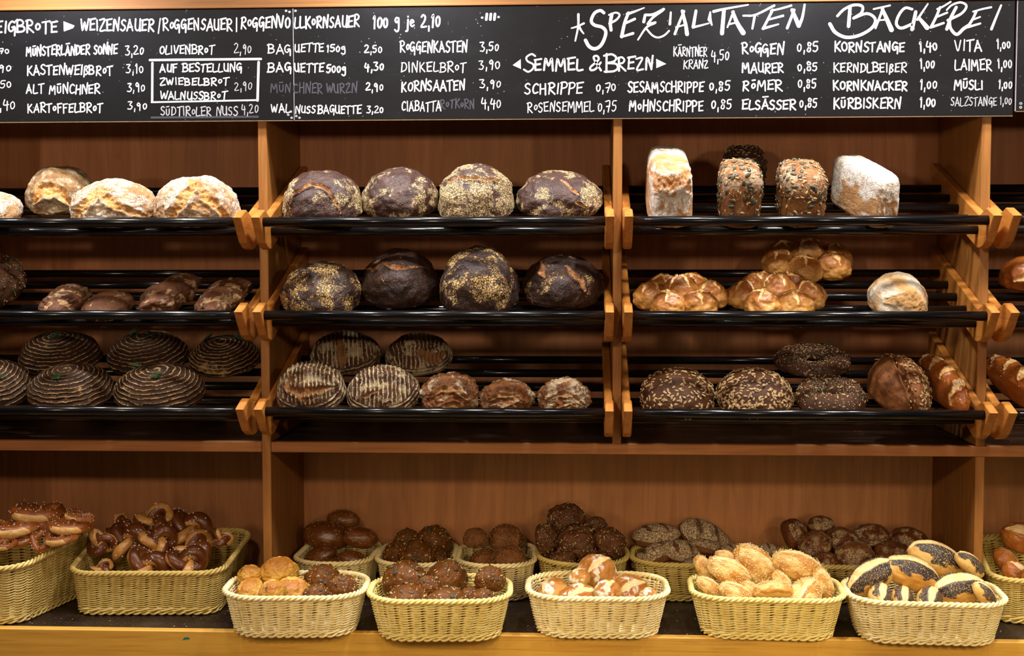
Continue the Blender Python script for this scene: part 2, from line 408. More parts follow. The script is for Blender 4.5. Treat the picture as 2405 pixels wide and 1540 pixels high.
# ------------------------------------------------------------------ bread racks
SL = math.atan2(.0257, .0763)                # slope of the rods
ROWZ = (Z0+.035, Z0-.169, Z0-.3815)
ARM = [(.348, .169), (.348, .092), (-.02, -.032), (-.038, -.039), (-.060, -.041), (-.082, -.037), (-.107, -.026), (-.128, -.006), (-.150, .018), (-.1615, .0285), (-.157, .031),
       (-.112, .0455), (-.1045, .0465), (-.098, .045), (-.066, .0345), (-.056, .033), (-.046, .0355)]
_arm = {}
def arm(x0, x1, z, parent):
    k = 'a'
    if k not in _arm:
        mb = MB(); prism(mb, ARM, 0, .0185, .0022); o = mb.build('side_bracket', M['arm'], parent); _arm[k] = o.data
    else: o = link('side_bracket', _arm[k], parent)
    o.location = (x0-parent.location.x, 0, z-parent.location.z)
    return o
ORD = ('top', 'middle', 'bottom')
def rack(xa, xb, row, where):
    z = ROWZ[row]
    t = tag(empty('bread_rack', (xa, 0, z)), f'{ORD[row]} black rod bread rack in the {where}', 'bread rack', 'sloping bread racks')
    arm(xa, 0, z, t); arm(xb-.0185, 0, z, t)
    L = xb-xa
    for k in range(5):
        y = -.045+.0763*k; zz = .0257*k
        MB().tube([(.0178, y, zz), (L-.0178, y, zz)], .0098, 16).build('rod', M['rod'], t, smooth=True)
    MB().tube([(.0178, -.122, .0195), (L-.0178, -.122, .0195)], .0105, 16).build('front_rail', M['rod'], t, smooth=True)
    return t
BAYS = [(XA1, XL0, 'bay left of first upright'), (XL1, XM0, 'bay between first and second uprights'), (XM1, XR0, 'bay between second and third uprights'), (XR1, XE, 'bay right of third upright')]
for xa, xb, wh in BAYS:
    for row in range(3): rack(xa+.0008, xb-.0008, row, wh)

# ------------------------------------------------------------------ chalkboards and writing
YB = -.0105
FONT = {
'A': (3.6, ["0,-.3 1.9,6", "1.6,6 3.6,-.2", ".7,1.7 3.1,1.9"]), 'B': (3.4, [".3,6.2 .2,-.2", "-.4,5.6 1.6,6.1 2.9,5 2.4,3.6 .4,3", ".4,3 2.8,2.7 3.3,1.2 2.2,.1 -.2,-.1"]),
'C': (3.0, ["3,5.2 1.9,6 .5,4.6 .2,2 1.2,.2 3,.8"]), 'D': (3.3, [".4,6 .3,-.1", "-.1,5.9 2,5.8 3.2,3.6 2.6,1.2 .1,-.1"]), 'E': (3.0, [".5,5.7 .3,.1", "0,5.6 3.3,6.2", ".3,3 2.6,3.4", ".2,.1 2.9,.3"]),
'F': (2.8, [".4,5.8 .3,-.8", "0,5.6 3.1,6.1", ".3,3 2.4,3.3"]), 'G': (3.2, ["2.8,5.4 1.6,6 .3,4.4 .2,2 1.3,.8 2.8,2.6", "1.6,2.9 3,3 2.9,-1.4"]), 'H': (3.3, [".4,6 .2,-.2", "3.1,6.2 3,-.6", ".3,2.9 3,3.2"]),
'I': (1.0, [".6,6 .5,0"]), 'J': (2.4, ["2.2,6 2.1,1.4 1.1,0 .1,1"]), 'K': (3.3, [".4,6.2 .3,-.4", "3,6 .5,2.8", ".7,3.1 3.3,-.1"]), 'L': (2.7, [".4,6 .2,.2 2.9,.3"]),
'M': (4.4, [".1,-.3 .7,6 2.1,2 3.6,6.1 4.2,-.6"]), 'N': (3.5, [".2,-.3 .5,5.9 2.9,.2", "2.9,-.2 3.3,6.9"]), 'O': (3.1, ["1.6,5.8 .3,4.2 .4,1.4 1.6,.2 2.9,1.6 2.9,4.4 1.6,5.8"]), 'o': (2.2, ["1.1,4.2 .3,3 .5,1.6 1.2,1.2 2,2.2 1.9,3.6 1.1,4.2"]),
'P': (3.1, [".5,6 .3,-.5", "-.1,5.6 1.8,6.1 3,4.9 2.4,3.2 .4,2.6"]), 'Q': (3.3, ["1.6,5.8 .3,4.2 .4,1.4 1.6,.2 2.9,1.6 2.9,4.4 1.6,5.8", "1.8,1.6 3.3,-.4"]), 'R': (3.3, [".5,6 .3,-.4", "-.1,5.6 1.8,6.2 3,4.9 2.2,3.4 .5,2.8 3.3,-.4"]),
'S': (2.8, ["2.8,5.4 1.8,6.1 .5,5 .9,3.6 2.4,2.5 2.5,1 1.3,-.1 0,.7"]), 'T': (3.2, ["1.7,5.8 1.5,-.4", "0,5.5 3.6,6.2"]), 'U': (3.2, [".3,6 .3,1.6 1.4,.1 2.7,1.2 2.9,6", "2.9,3 3.1,-.2"]), 'u': (2.8, [".3,4.6 .4,1 1.3,.3 2.3,1.4 2.5,4.8"]), 'V': (3.2, ["0,6 1.5,-.1 3.2,6.1"]),
'W': (4.4, ["0,6 1,0 2.2,4.6 3.2,0 4.5,6.2"]), 'X': (3.2, ["0,6 3.2,0", "3.2,6 0,0"]), 'Y': (3.2, ["0,6 1.6,3 3.2,6", "1.6,3 1.5,-.3"]), 'Z': (3.2, [".1,5.7 3.1,6 .2,.1 3.3,.3"]), 'ß': (2.6, [".3,-1.4 .5,5 1.4,6 2.4,5 1.5,3.4 2.7,1.6 1.4,.1 .8,.4"]),
'g': (2.6, ["2.1,4 1,4.3 .3,3.2 1,2.2 2.1,3.2", "2.1,4.2 2.2,-.6 1.2,-1.8 .1,-1"]), 'j': (1.5, ["1,4.2 .9,-.8 .1,-1.4", "1,5.6 1.05,5.7"]), 'e': (2.2, [".3,2.4 2,3 1.6,4 .7,3.8 .2,2 1.1,.9 2.2,1.5"]),
'&': (4.0, ["3.4,3.2 2,.6 .6,0 .3,1.3 2.6,4.4 1.9,6 1,5 3.6,-.1"]), '|': (.9, [".5,6.8 .4,-1.2"]), ',': (.8, [".6,.9 .4,-1.5"]),
'0': (2.5, ["1.3,5 .3,3.6 .5,1.2 1.3,.5 2.2,1.8 2.2,4 1.3,5"]), '1': (1.4, [".2,4.8 .9,5.9 .9,0"]), '2': (2.9, [".2,5 1.2,6 2.4,5 1.8,3 .1,.3 3,.5"]), '3': (2.7, [".2,5.8 2.4,5.8 1.2,3.5 2.6,2.2 1.8,.1 .1,.3"]), '4': (2.8, [".7,6 .2,2.8 2.8,3", "2.2,5 2.1,-.6"]),
'5': (2.6, ["2.7,5.9 .7,5.6 .5,3.4 2.1,3.4 2.4,1.5 1.2,.1 .1,.6"]), '6': (2.6, ["2.1,6 .5,3 .6,.6 1.8,.3 2.4,1.8 1.3,2.9 .5,2"]), '7': (2.7, ["0,5.6 2.6,5.8 1.4,-.3", ".5,2.8 2.4,3.1"]), '8': (2.6, ["2.2,5.4 1,6 .6,4.6 2.2,2 1.6,.2 .4,.8 .8,2.4 2.3,4.6 2.2,5.4"]), '9': (2.5, ["2.1,4.4 1.2,5.8 .3,4.4 1,3.2 2.1,4.6", "2.1,4.6 1.9,-.6"]),
'\u2022': (1.2, [".5,2.9 .6,3"]), '.': (.9, [".4,.3 .45,.35"]), ' ': (1.8, [])}
def smooth_path(p, k=5):
    p = np.array(p, dtype=float)
    if len(p) < 3: return np.array([p[0]+(p[-1]-p[0])*t for t in np.linspace(0, 1, 3)])
    q = np.vstack([2*p[0]-p[1], p, 2*p[-1]-p[-2]]); out = []
    for i in range(1, len(q)-2):
        for t in np.linspace(0, 1, k, endpoint=False):
            a, b, c, d = q[i-1], q[i], q[i+1], q[i+2]
            out.append(.5*((2*b)+(c-a)*t+(2*a-5*b+4*c-d)*t*t+(3*b-a-3*c+d)*t**3))
    out.append(p[-1]); return np.array(out)
class Ink:
    """flat marker strokes lying on the face of a board"""
    def __init__(s): s.v = []; s.f = []; s.k = 0
    def stroke(s, px, wd):
        """px: picture points on the board face, wd: width(s) in picture pixels"""
        n = len(px); wd = np.broadcast_to(np.asarray(wd, dtype=float), (n,))
        s.k += 1; y = YB-.0004-.00001*(s.k % 25)
        W = np.array([P(a, b, Y=YB) for a, b in px])[:, (0, 2)]; r = wd*.5*.00096
        t = np.gradient(W, axis=0); t /= np.linalg.norm(t, axis=1)[:, None]+1e-9; nn = np.stack([-t[:, 1], t[:, 0]], 1)
        a = W+nn*r[:, None]; b = W-nn*r[:, None]; o = len(s.v)
        s.v += [(p[0], y, p[1]) for p in a]+[(p[0], y, p[1]) for p in b]
        s.f += [(o+i, o+n+i, o+n+i+1, o+i+1) for i in range(n-1)]
        for e in (0, n-1):
            o = len(s.v); th = np.linspace(0, 2*math.pi, 10, endpoint=False)
            s.v += [(W[e, 0]+r[e]*math.cos(q), y+.000004, W[e, 1]+r[e]*math.sin(q)) for q in th]; s.f.append(tuple(range(o, o+10)))
    def poly(s, px):
        o = len(s.v); s.v += [tuple(P(a, b, Y=YB-.0006)) for a, b in px]; s.f.append(tuple(range(o, o+len(px))))
    def done(s, parent, mat, name='chalk_lettering'):
        V = np.array(s.v)-np.array(parent.location); return make(name, V, s.f, mat, parent, smooth=False)
rng = random.Random(3)
def write(parent, txt, x0, x1, y0, y1, wd=4.2, mat='chalk', slope=0.):
    """y0: cap line, y1: base line in picture pixels at the left end"""
    ink = Ink(); adv = 0; items = []
    for ch in txt:
        bar = None
        if ch in 'ÄÖÜ': bar = {'Ä': 'A', 'Ö': 'o', 'Ü': 'u'}[ch]; ch = bar
        if ch not in FONT: continue
        w, st = FONT[ch]; items.append((adv, st, bar, w)); adv += w+1.0
    adv -= 1.0; sx = (x1-x0)/adv; h = (y1-y0)/6.
    for ax, st, bar, w in items:
        jy = rng.uniform(-.35, .35); js = rng.uniform(.93, 1.07); sk = rng.uniform(-.05, .07)
        sts = [[tuple(map(float, q.split(','))) for q in k.split()] for k in st]
        if bar: yy = 7.7 if bar == 'A' else 6.5; sts.append([(.4, yy-.2), (w-.4, yy+.1)])
        for k in sts:
            q = smooth_path([(x*js+y*sk+rng.uniform(-.07, .07), y*js+jy) for x, y in k])
            px = [(x0+(ax+a)*sx, y1-b*h+slope*((ax+a)*sx)) for a, b in q]
            ink.stroke(px, .74*wd*rng.uniform(.88, 1.1))
    return ink.done(parent, M[mat])
def chalkboard(xa, xb, za, zb_, label):
    t = tag(empty('chalkboard', ((xa+xb)/2, 0, (za+zb_)/2)), label, 'chalkboard')
    L = (xb-xa)/2; H = (zb_-za)/2
    MB().box((-L, YB, -H), (L, -.001, H), .0008).build('board_panel', M['board'], t)
    MB().box((-L, YB-.0002, -H-.0016), (L, -.002, -H-.0001)).build('worn_edge', M['edge'], t)
    MB().box((-L-.0012, YB-.0002, -H), (-L-.0001, -.002, H)).build('pale_edge', M['chalk_thin'], t)
    return t
xj = P(689, 150, Y=YB)[0]
b1 = chalkboard(-1.62, xj-.0008, P(345, 284.4, Y=YB)[2], zb-.002, 'black chalkboard with the bread price list and a boxed order note, left of the join')
b2 = chalkboard(xj+.0012, P(2381, 150, Y=YB)[0], P(1500, 277, Y=YB)[2], zb-.002, 'long black chalkboard with the bakery title and the roll price list')
b3 = chalkboard(P(2388, 150, Y=YB)[0], 1.75, P(2396, 260.6, Y=YB)[2], zb-.002, 'black chalkboard end piece with two chalk dots at the picture edge')
for a in [("EIGBRoTE", -10, 135, 50, 76, 5.5), ("WEIZENSAUER", 190, 361, 46, 72, 5.2), ("|", 369, 376, 47, 72, 4.5), ("RoGGENSAUER", 383, 545, 45, 70, 5), ("|", 553, 559, 44, 68, 4.5), ("RoGGENVO", 566, 681, 41, 67, 5, 'chalk', -.02),
          (",70", -8, 21, 114, 126, 3.6), (",90", -10, 25, 152, 168, 3.6), (",50", -8, 27, 188, 206, 3.6), ("5,40", -16, 35, 234, 257, 3.8),
          ("MÜNSTERLÄNDER SONNE", 62, 275, 109, 130, 4.6, 'chalk', -.02), ("KASTENWEIßBRoT", 64, 264, 154, 175, 4.6), ("ALT MÜNCHNER", 62, 234, 199, 219, 4.4), ("KARToFFELBRoT", 65, 240, 243, 263, 4.4),
          ("3,20", 295, 337, 108, 129, 3.6), ("3,10", 296, 337, 151, 172, 3.6), ("3,90", 299, 340, 195, 214, 3.6), ("3,90", 300, 345, 239, 257, 3.6),
          ("OLIVENBRoT", 375, 502, 107, 126, 4.2), ("2,90", 550, 590, 103, 125, 3, 'chalk_thin'), ("AUF BESTELLUNG", 376, 567, 150, 168, 4.4), ("ZWIEBELBRoT", 376, 536, 183, 199, 4.2), ("WALNUSSBRoT", 377, 532, 216, 233, 4.2), ("2,90", 551, 591, 192, 212, 3, 'chalk_thin'),
          ("SÜDTIRoLER NUSS", 378, 558, 251, 271, 3.6, 'chalk_thin'), ("4,20", 568, 606, 245, 267, 3.2, 'chalk_thin'), ("BAG", 630, 683, 105, 125, 4), ("BAG", 629, 684, 148, 169, 4.6), ("MÜN", 636, 683, 196, 216, 4, 'chalk_ghost'), ("WAL", 637, 681, 244, 263, 4)]:
    write(b1, *a)
for a in [("LLKoRNSAUER", 692, 843, 40, 65, 5, 'chalk', -.02), ("100 g je 2,10", 876, 1033, 36, 66, 5.4), ("UETTE", 692, 760, 103, 121, 4), ("150g", 767, 811, 106, 122, 4), ("UETTE", 692, 760, 149, 169, 4.4), ("500g", 767, 812, 152, 171, 4.6),
          ("CHNER", 690, 757, 196, 218, 4, 'chalk_ghost'), ("WURZN", 767, 838, 196, 217, 4, 'chalk_ghost'), ("NUSS", 694, 740, 249, 265, 3.8), ("BAGUETTE", 747, 848, 248, 266, 4),
          ("2,50", 856, 897, 106, 124, 3.6), ("4,30", 857, 901, 147, 166, 4.4), ("2,90", 859, 900, 195, 213, 4), ("3,20", 861, 900, 249, 265, 3.6),
          ("RoGGENKASTEN", 940, 1097, 98, 122, 4.2), ("DINKELBRoT", 942, 1094, 146, 168, 3.6), ("KORNSAATEN", 943, 1092, 192, 214, 4.6, 'chalk', -.02), ("CIABATTA", 944, 1035, 238, 260, 3.6), ("RoTKoRN", 1035, 1114, 234, 254, 4, 'chalk_ghost'),
          ("3,50", 1128, 1171, 99, 120, 3.6), ("3,90", 1125, 1173, 141, 162, 3.6), ("3,90", 1127, 1176, 188, 207, 3.6), ("4,40", 1131, 1175, 232, 254, 3.6),
          ("S", 1230, 1254, 128, 168, 6), ("EMMEL", 1256, 1369, 138, 165, 6), ("&", 1384, 1416, 130, 166, 6), ("B", 1422, 1450, 132, 170, 6), ("REZN", 1452, 1534, 134, 163, 6),
          ("KÄRNTNER", 1582, 1660, 111, 131, 3), ("KRANZ", 1605, 1663, 142, 160, 3), ("4,50", 1671, 1711, 119, 143, 3.2),
          ("SCHRIPPE", 1233, 1367, 196, 220, 4.8), ("0,70", 1400, 1446, 194, 215, 4), ("RoSENSEMMEL", 1239, 1394, 240, 262, 3.6), ("0,75", 1404, 1446, 238, 262, 3.8), ("SESAMSCHRIPPE", 1475, 1652, 193, 216, 4.6), ("0,85", 1666, 1713, 191, 213, 4), ("MoHNSCHRIPPE", 1478, 1652, 236, 260, 4.6), ("0,85", 1670, 1717, 233, 256, 4),
          ("RoGGEN", 1743, 1840, 102, 126, 4.8), ("0,85", 1872, 1920, 99, 122, 4), ("MAURER", 1743, 1840, 149, 170, 4.6), ("0,85", 1873, 1919, 147, 167, 4), ("RÖMER", 1744, 1836, 189, 211, 4.6), ("0,85", 1874, 1916, 186, 208, 4), ("ELSÄSSER", 1743, 1868, 235, 256, 4.8), ("0,85", 1878, 1918, 231, 253, 4),
          ("KORNSTANGE", 1960, 2124, 100, 121, 4.8), ("1,40", 2159, 2201, 98, 120, 4.4), ("KERNDLBEIßER", 1958, 2128, 149, 169, 3.8), ("1,00", 2161, 2194, 140, 162, 4), ("KORNKNACKER", 1957, 2130, 191, 211, 5), ("1,00", 2160, 2200, 187, 209, 4.2), ("KÜRBISKERN", 1958, 2115, 231, 254, 4.8), ("1,00", 2160, 2196, 228, 251, 4.4),
          ("VITA", 2243, 2305, 95, 119, 4.4), ("1,00", 2341, 2373, 94, 115, 3.8), ("LAIMER", 2243, 2329, 140, 164, 4.4), ("1,00", 2343, 2376, 138, 161, 4), ("MÜSLI", 2241, 2308, 188, 209, 4.8), ("1,00", 2345, 2376, 187, 208, 4), ("SALZSTANGE", 2233, 2341, 229, 248, 3, 'chalk_thin'), ("1,00", 2348, 2375, 227, 246, 3, 'chalk_thin')]:
    write(b2, *a)
def marks(parent, fn, mat='chalk', name='chalk_lettering'):
    k = Ink(); fn(k); return k.done(parent, M[mat], name)
def frame_lines(k):
    for p, w_ in (([(352, 141), (613, 138.5)], 5.5), ([(358, 148), (357.5, 238)], 5.5), ([(607.5, 146), (605, 236)], 6), ([(356, 240), (606, 235)], 4)): k.stroke(smooth_path(p), w_)
marks(b1, frame_lines, name='chalk_frame')
marks(b1, lambda k: k.stroke(smooth_path([(356, 276), (606, 274)]), 5), 'chalk_ghost', 'chalk_line')
marks(b1, lambda k: k.poly([(149, 50), (175, 60), (172, 66), (150, 74)]), name='chalk_arrow')
marks(b2, lambda k: k.poly([(1204, 153), (1223, 139), (1223.5, 162)]), name='chalk_arrow')
marks(b2, lambda k: k.poly([(1541, 138), (1565, 150), (1541.5, 160)]), name='chalk_arrow')
def dots(k, pts, r=5):
    for x, y in pts: k.stroke([(x-.5, y), (x, y), (x+.5, y)], r)
for q in [(672, 25.5), (680, 28), (677, 269.5), (683, 262), (685, 276.5)]: marks(b1, lambda k: dots(k, [q]), name='chalk_dot')
for q in [(694, 25.5), (696, 272.5), (703.5, 276.5)]: marks(b2, lambda k: dots(k, [q]), name='chalk_dot')
def bars(k):
    for x in (1142, 1151.5, 1161): k.stroke(smooth_path([(x+1.5, 33), (x, 46)]), 6)
    dots(k, [(1132.5, 41.5), (1171, 40)])
marks(b2, bars, name='chalk_symbol')
for q in [(2397.5, 243), (2397, 252)]: marks(b3, lambda k: dots(k, [q], 6), name='chalk_dot')
def big(parent, base, sc, strokes):
    for letter in strokes:
        k = Ink()
        for w0, w1, pts in letter:
            q = smooth_path(pts, 6); n = len(q)
            k.stroke([(base+x/sc, y/sc) for x, y in q], np.linspace(w0, w1, n)/sc)
        k.done(parent, M['chalk'])
big(b2, 1180, 3.7, [
 [(22, 14, [(660, 125), (658, 230), (633, 355)]), (12, 18, [(600, 245), (650, 230), (708, 203)]), (22, 12, [(668, 235), (685, 265), (706, 292)])],
 [(26, 30, [(882, 112), (850, 92), (800, 115), (772, 180), (800, 218), (865, 236), (898, 275), (885, 340), (850, 400), (800, 424), (752, 402), (722, 350)])],
 [(30, 26, [(950, 125), (938, 200), (944, 262)]), (14, 20, [(925, 130), (985, 110), (1018, 130), (990, 172), (930, 205)])],
 [(24, 30, [(1095, 112), (1062, 200), (1036, 318)]), (26, 10, [(1085, 122), (1150, 100), (1232, 68)]), (20, 22, [(1062, 205), (1150, 165)]), (18, 24, [(1036, 320), (1135, 290)])],
 [(26, 22, [(1228, 190), (1240, 130)]), (22, 22, [(1240, 130), (1310, 125), (1402, 80)]), (22, 20, [(1392, 90), (1310, 150), (1262, 208)]), (14, 18, [(1262, 208), (1330, 195)]), (22, 14, [(1325, 198), (1250, 240), (1178, 345)]), (16, 16, [(1255, 255), (1300, 305), (1350, 326), (1405, 308), (1448, 268)])],
 [(16, 22, [(1463, 108), (1455, 210)])],
 [(20, 22, [(1578, 98), (1535, 200), (1498, 296)]), (24, 34, [(1562, 95), (1592, 215), (1604, 296)]), (14, 14, [(1508, 238), (1600, 210)])],
 [(24, 28, [(1682, 95), (1658, 235)]), (20, 12, [(1655, 238), (1720, 222), (1792, 203)])],
 [(12, 34, [(1806, 105), (1800, 170)]), (30, 12, [(1802, 170), (1820, 218)])],
 [(24, 12, [(1835, 100), (1930, 78), (2135, 42)]), (30, 34, [(1925, 85), (1908, 290)])],
 [(18, 14, [(2008, 100), (1955, 237)]), (26, 42, [(2002, 105), (2040, 200), (2092, 285)]), (16, 12, [(1965, 212), (2040, 195)])]])
big(b2, 1720, 3.511, [
 [(14, 18, [(90, 130), (190, 122), (345, 46)]), (20, 16, [(185, 128), (165, 236)])],
 [(20, 20, [(332, 82), (298, 150), (255, 232)]), (14, 16, [(318, 88), (395, 72), (486, 46)]), (14, 18, [(300, 162), (418, 130)]), (22, 12, [(252, 236), (380, 200)])],
 [(20, 22, [(510, 82), (452, 232)]), (26, 34, [(492, 82), (548, 212)]), (16, 26, [(596, 38), (578, 140), (550, 214)])],
 [(20, 22, [(866, 132), (920, 78), (1000, 42), (1070, 52), (1064, 106), (1000, 150)]), (20, 28, [(1000, 150), (1110, 112), (1178, 158), (1150, 230), (1050, 290), (940, 308), (850, 268), (804, 198)]), (26, 28, [(970, 65), (958, 216)])],
 [(14, 14, [(1165, 75), (1300, 45)]), (20, 16, [(1242, 72), (1180, 232)]), (24, 38, [(1236, 75), (1270, 150), (1312, 246)]), (12, 12, [(1205, 168), (1285, 160)])],
 [(20, 24, [(1482, 76), (1425, 66), (1375, 120), (1352, 195), (1392, 232), (1484, 198)])],
 [(26, 30, [(1512, 98), (1482, 242)]), (12, 20, [(1612, 32), (1525, 162)]), (24, 38, [(1540, 150), (1606, 228)])],
 [(20, 22, [(1712, 62), (1680, 140), (1640, 220)]), (16, 14, [(1690, 75), (1735, 55), (1800, 15)]), (16, 16, [(1680, 142), (1772, 104)]), (20, 18, [(1636, 226), (1742, 190)])],
 [(24, 26, [(1846, 60), (1800, 150), (1768, 240)]), (14, 22, [(1768, 82), (1810, 42), (1882, 20), (1930, 50), (1888, 112), (1776, 168)]), (22, 28, [(1790, 165), (1800, 235), (1850, 284), (1905, 238), (1945, 212)])],
 [(20, 22, [(2012, 92), (1980, 160), (1940, 222)]), (14, 16, [(1985, 96), (2060, 75), (2134, 60)]), (14, 14, [(1980, 164), (2042, 140)]), (20, 16, [(1940, 224), (2044, 194)])],
 [(16, 22, [(2216, 44), (2172, 150), (2136, 240)])]])

# ------------------------------------------------------------------ wicker baskets
def rrect(hw, hd, r, n):
    """n points, evenly spaced, round a rounded rectangle, with outward normals"""
    r = min(r, hw, hd); L = [2*(hd-r), math.pi*r/2, 2*(hw-r), math.pi*r/2]*2
    tot = sum(L); pts = []; nor = []
    for k in range(n):
        s = tot*k/n; i = 0
        while s > L[i]: s -= L[i]; i += 1
        q = i//2; a = q*math.pi/2; ca, sa = math.cos(a), math.sin(a)
        A, B = (hw, hd) if q % 2 == 0 else (hd, hw)
        if i % 2 == 0: p = (A, -(B-r)+s); m = (1., 0.)
        else:
            t = s/r; p = (A-r+r*math.cos(t), B-r+r*math.sin(t)); m = (math.cos(t), math.sin(t))
        pts.append((p[0]*ca-p[1]*sa, p[0]*sa+p[1]*ca)); nor.append((m[0]*ca-m[1]*sa, m[0]*sa+m[1]*ca))
    return np.array(pts), np.array(nor)
def basket_meshes(wt, dt, wb, db, h, rt, rb, rows, rise=0.):
    per = 2*(wt+dt)-1.7*rt; ns = 2*int(round(per/.029/2))
    def prof(z):
        f = (z/h)**.75; return (wb+(wt-wb)*f)/2, (db+(dt-db)*f)/2, rb+(rt-rb)*f
    wall = MB(); sm = 8; n = ns*sm
    ph = np.arange(n)/sm*math.pi
    z0, z1 = .018, h-.013
    for k in range(rows):                     # twined rows: two strands cross between the stakes
        z = z0+(z1-z0)*k/(rows-1); hw, hd, r = prof(z); p, m = rrect(hw, hd, r, n)
        sag = -.0010*np.abs(np.cos(ph))+.0004*np.sin(ph*.31+k*1.7)
        for sg in (1, -1):
            q = p+m*(sg*.0031*np.cos(ph))[:, None]
            wall.tube(np.column_stack([q, z+sag+sg*.00115*np.sin(ph)]), .00135, 6, closed=True)
    for k in range(ns):                       # upright stakes, in pairs
        for e in (-1, 1):
            ln = []
            for z in np.linspace(.004, h-.004, 6):
                hw, hd, r = prof(z); p, m = rrect(hw, hd, r, n); i = (k*sm) % n; tg = p[(i+1) % n]-p[i-1]; tg /= np.linalg.norm(tg); ln.append((*(p[i]+tg*e*.0016), z))
            wall.tube(ln, .0014, 5)
    rim = MB(); N = ns*11
    def braid(z, hw, hd, r, rad, core, turns, strands, squash=1.):
        p, m = rrect(hw, hd, r, N); th = np.arange(N)/N*2*math.pi*turns
        for s in range(strands):
            a = th+s*2*math.pi/strands
            q = p+m*(core*np.cos(a))[:, None]; rim_.tube(np.column_stack([q, z+squash*core*np.sin(a)]), rad, 6, closed=True)
    rim_ = rim; hw, hd, r = prof(h); braid(h-.005, hw+.002, hd+.002, r, .0032, .0040, int(ns*.8), 3, .9)
    hw, hd, r = prof(h-.011); p, m = rrect(hw+.003, hd+.003, r, N)
    foot = MB(); rim_ = foot; hw, hd, r = prof(0.004); braid(.0062, hw+.001, hd+.001, r, .0026, .0034, int(ns*.7), 2, .9)
    hw, hd, r = prof(.012); braid(.0135, hw+.001, hd+.001, r, .0024, .0026, int(ns*.5), 2, 1.)
    base = MB(); hw, hd, r = prof(0); p, m = rrect(hw-.002, hd-.002, r, 48)
    V = [(a, b, .004) for a, b in p]+[(a, b, .007) for a, b in p]; F = [tuple(range(48))[::-1], tuple(range(48, 96))]+[(i, (i+1) % 48, 48+(i+1) % 48, 48+i) for i in range(48)]
    base.add(V, F)
    if rise:                                 # the rim climbs towards the back
        for x in (wall, rim):
            for q in x.v: k = 1+rise*np.clip(q[:, 1]/dt+.5, 0, 1); q[:, 0] *= 1+(k-1)*.25*q[:, 2]/h; q[:, 2] *= k
    return wall, rim, foot, base
_bk = {}
def basket(kind, loc, rot, label, mat='wicker', group=None, tilt=0.):
    spec = {'oval': (.300, .220, .250, .170, .098, .085, .060, 13), 'wide': (.340, .215, .285, .165, .098, .080, .060, 13), 'long': (.320, .215, .268, .170, .098, .075, .055, 13), 'deep': (.345, .310, .315, .285, .105, .055, .04, 16, .3), 'tall': (.26, .330, .235, .29, .135, .07, .05, 19, .2), 'small': (.180, .250, .150, .200, .096, .080, .060, 13), 'round': (.212, .245, .175, .185, .098, .109, .085, 13)}[kind]
    t = tag(empty('wicker_basket', loc), label, 'basket', group); t.rotation_euler = (tilt, 0, rot)
    if kind not in _bk:
        wall, rim, foot, base = basket_meshes(*spec)
        _bk[kind] = [make(nm, np.concatenate(x.v), x.f).data for nm, x in (('woven_wicker_wall', wall), ('braided_rim', rim), ('braided_foot', foot), ('woven_base', base))]
        for o in [o for o in COL.objects if o.data in _bk[kind]]: bpy.data.objects.remove(o)
    for nm, me in zip(('woven_wicker_wall', 'braided_rim', 'braided_foot', 'woven_base'), _bk[kind]):
        o = link(nm, me, t)
        if not me.materials: me.materials.append(M['wicker'])
        o.material_slots[0].link = 'OBJECT'; o.material_slots[0].material = M[mat]
    return t
def bk_at(kind, px, py, rot, label, mat, tilt=0., group='wicker baskets on the ledge', Y=None):
    """px, py: picture point of the middle of the front foot edge"""
    db = {'oval': .170, 'long': .170, 'wide': .165, 'deep': .285, 'tall': .29, 'small': .20, 'round': .185}[kind]
    p = P(px, py, Z=ZL+.003)
    if Y is not None: p[1] = Y; p[0] = P(px, py, Y=Y)[0]
    c = (p[0]-math.sin(rot)*db/2, p[1]+math.cos(rot)*db/2, ZL-.0003)
    return basket(kind, c, rot, label, mat, group, tilt)
R = math.radians
BK = {}
BK['pretzel'] = bk_at('tall', -72, 1458, R(-11), 'large wicker basket of salted pretzels cut by the picture edge', 'wicker_dim')
BK['knot'] = bk_at('deep', 343, 1441, R(3), 'large squarish wicker basket holding the salted pretzel knots', 'wicker_dim')
BK['cheese'] = bk_at('oval', 684, 1494, R(3), 'wicker basket of cheese-topped rolls in front of the first upright', 'wicker')
BK['pumpkin'] = bk_at('oval', 1030, 1503, R(3), 'wicker basket of dark pumpkin seed rolls in the front line', 'wicker_y')
BK['kaiser'] = bk_at('oval', 1405, 1496, R(1), 'wicker basket of floury wheat rolls in the front line', 'wicker')
BK['sesame'] = bk_at('long', 1806, 1500, R(-2), 'wicker basket heaped with sesame rolls', 'wicker_y')
BK['poppy'] = bk_at('long', 2184, 1511, R(-3), 'wicker basket heaped with poppy seed rolls', 'wicker')
BK['edge'] = bk_at('deep', 2520, 1470, R(-12), 'wicker basket of split brown rolls cut by the picture edge beside the poppy rolls', 'wicker_dim')
BK['caraway'] = bk_at('small', 775, 1425, R(-2), 'small wicker basket of glossy caraway rolls behind the cheese roll basket', 'wicker', Y=.095)
BK['seedback'] = bk_at('small', 971, 1425, R(1), 'small wicker basket of seeded rolls behind the front pumpkin seed basket', 'wicker', Y=.09)
BK['grain'] = bk_at('small', 1164, 1425, R(2), 'small wicker basket of round grain-crusted rolls behind the front line', 'wicker', Y=.09)
BK['rugged'] = bk_at('round', 1368, 1412, R(0), 'round wicker basket heaped with dark rugged seed rolls', 'wicker_dim', Y=.105)
BK['rye'] = bk_at('wide', 1655, 1424, R(-3), 'wicker basket of floury rye rolls behind the sesame rolls', 'wicker_dim', Y=.108)
BK['brown'] = bk_at('wide', 2018, 1424, R(-2), 'wicker basket of dark brown buns behind the poppy rolls', 'wicker_dim', Y=.108)

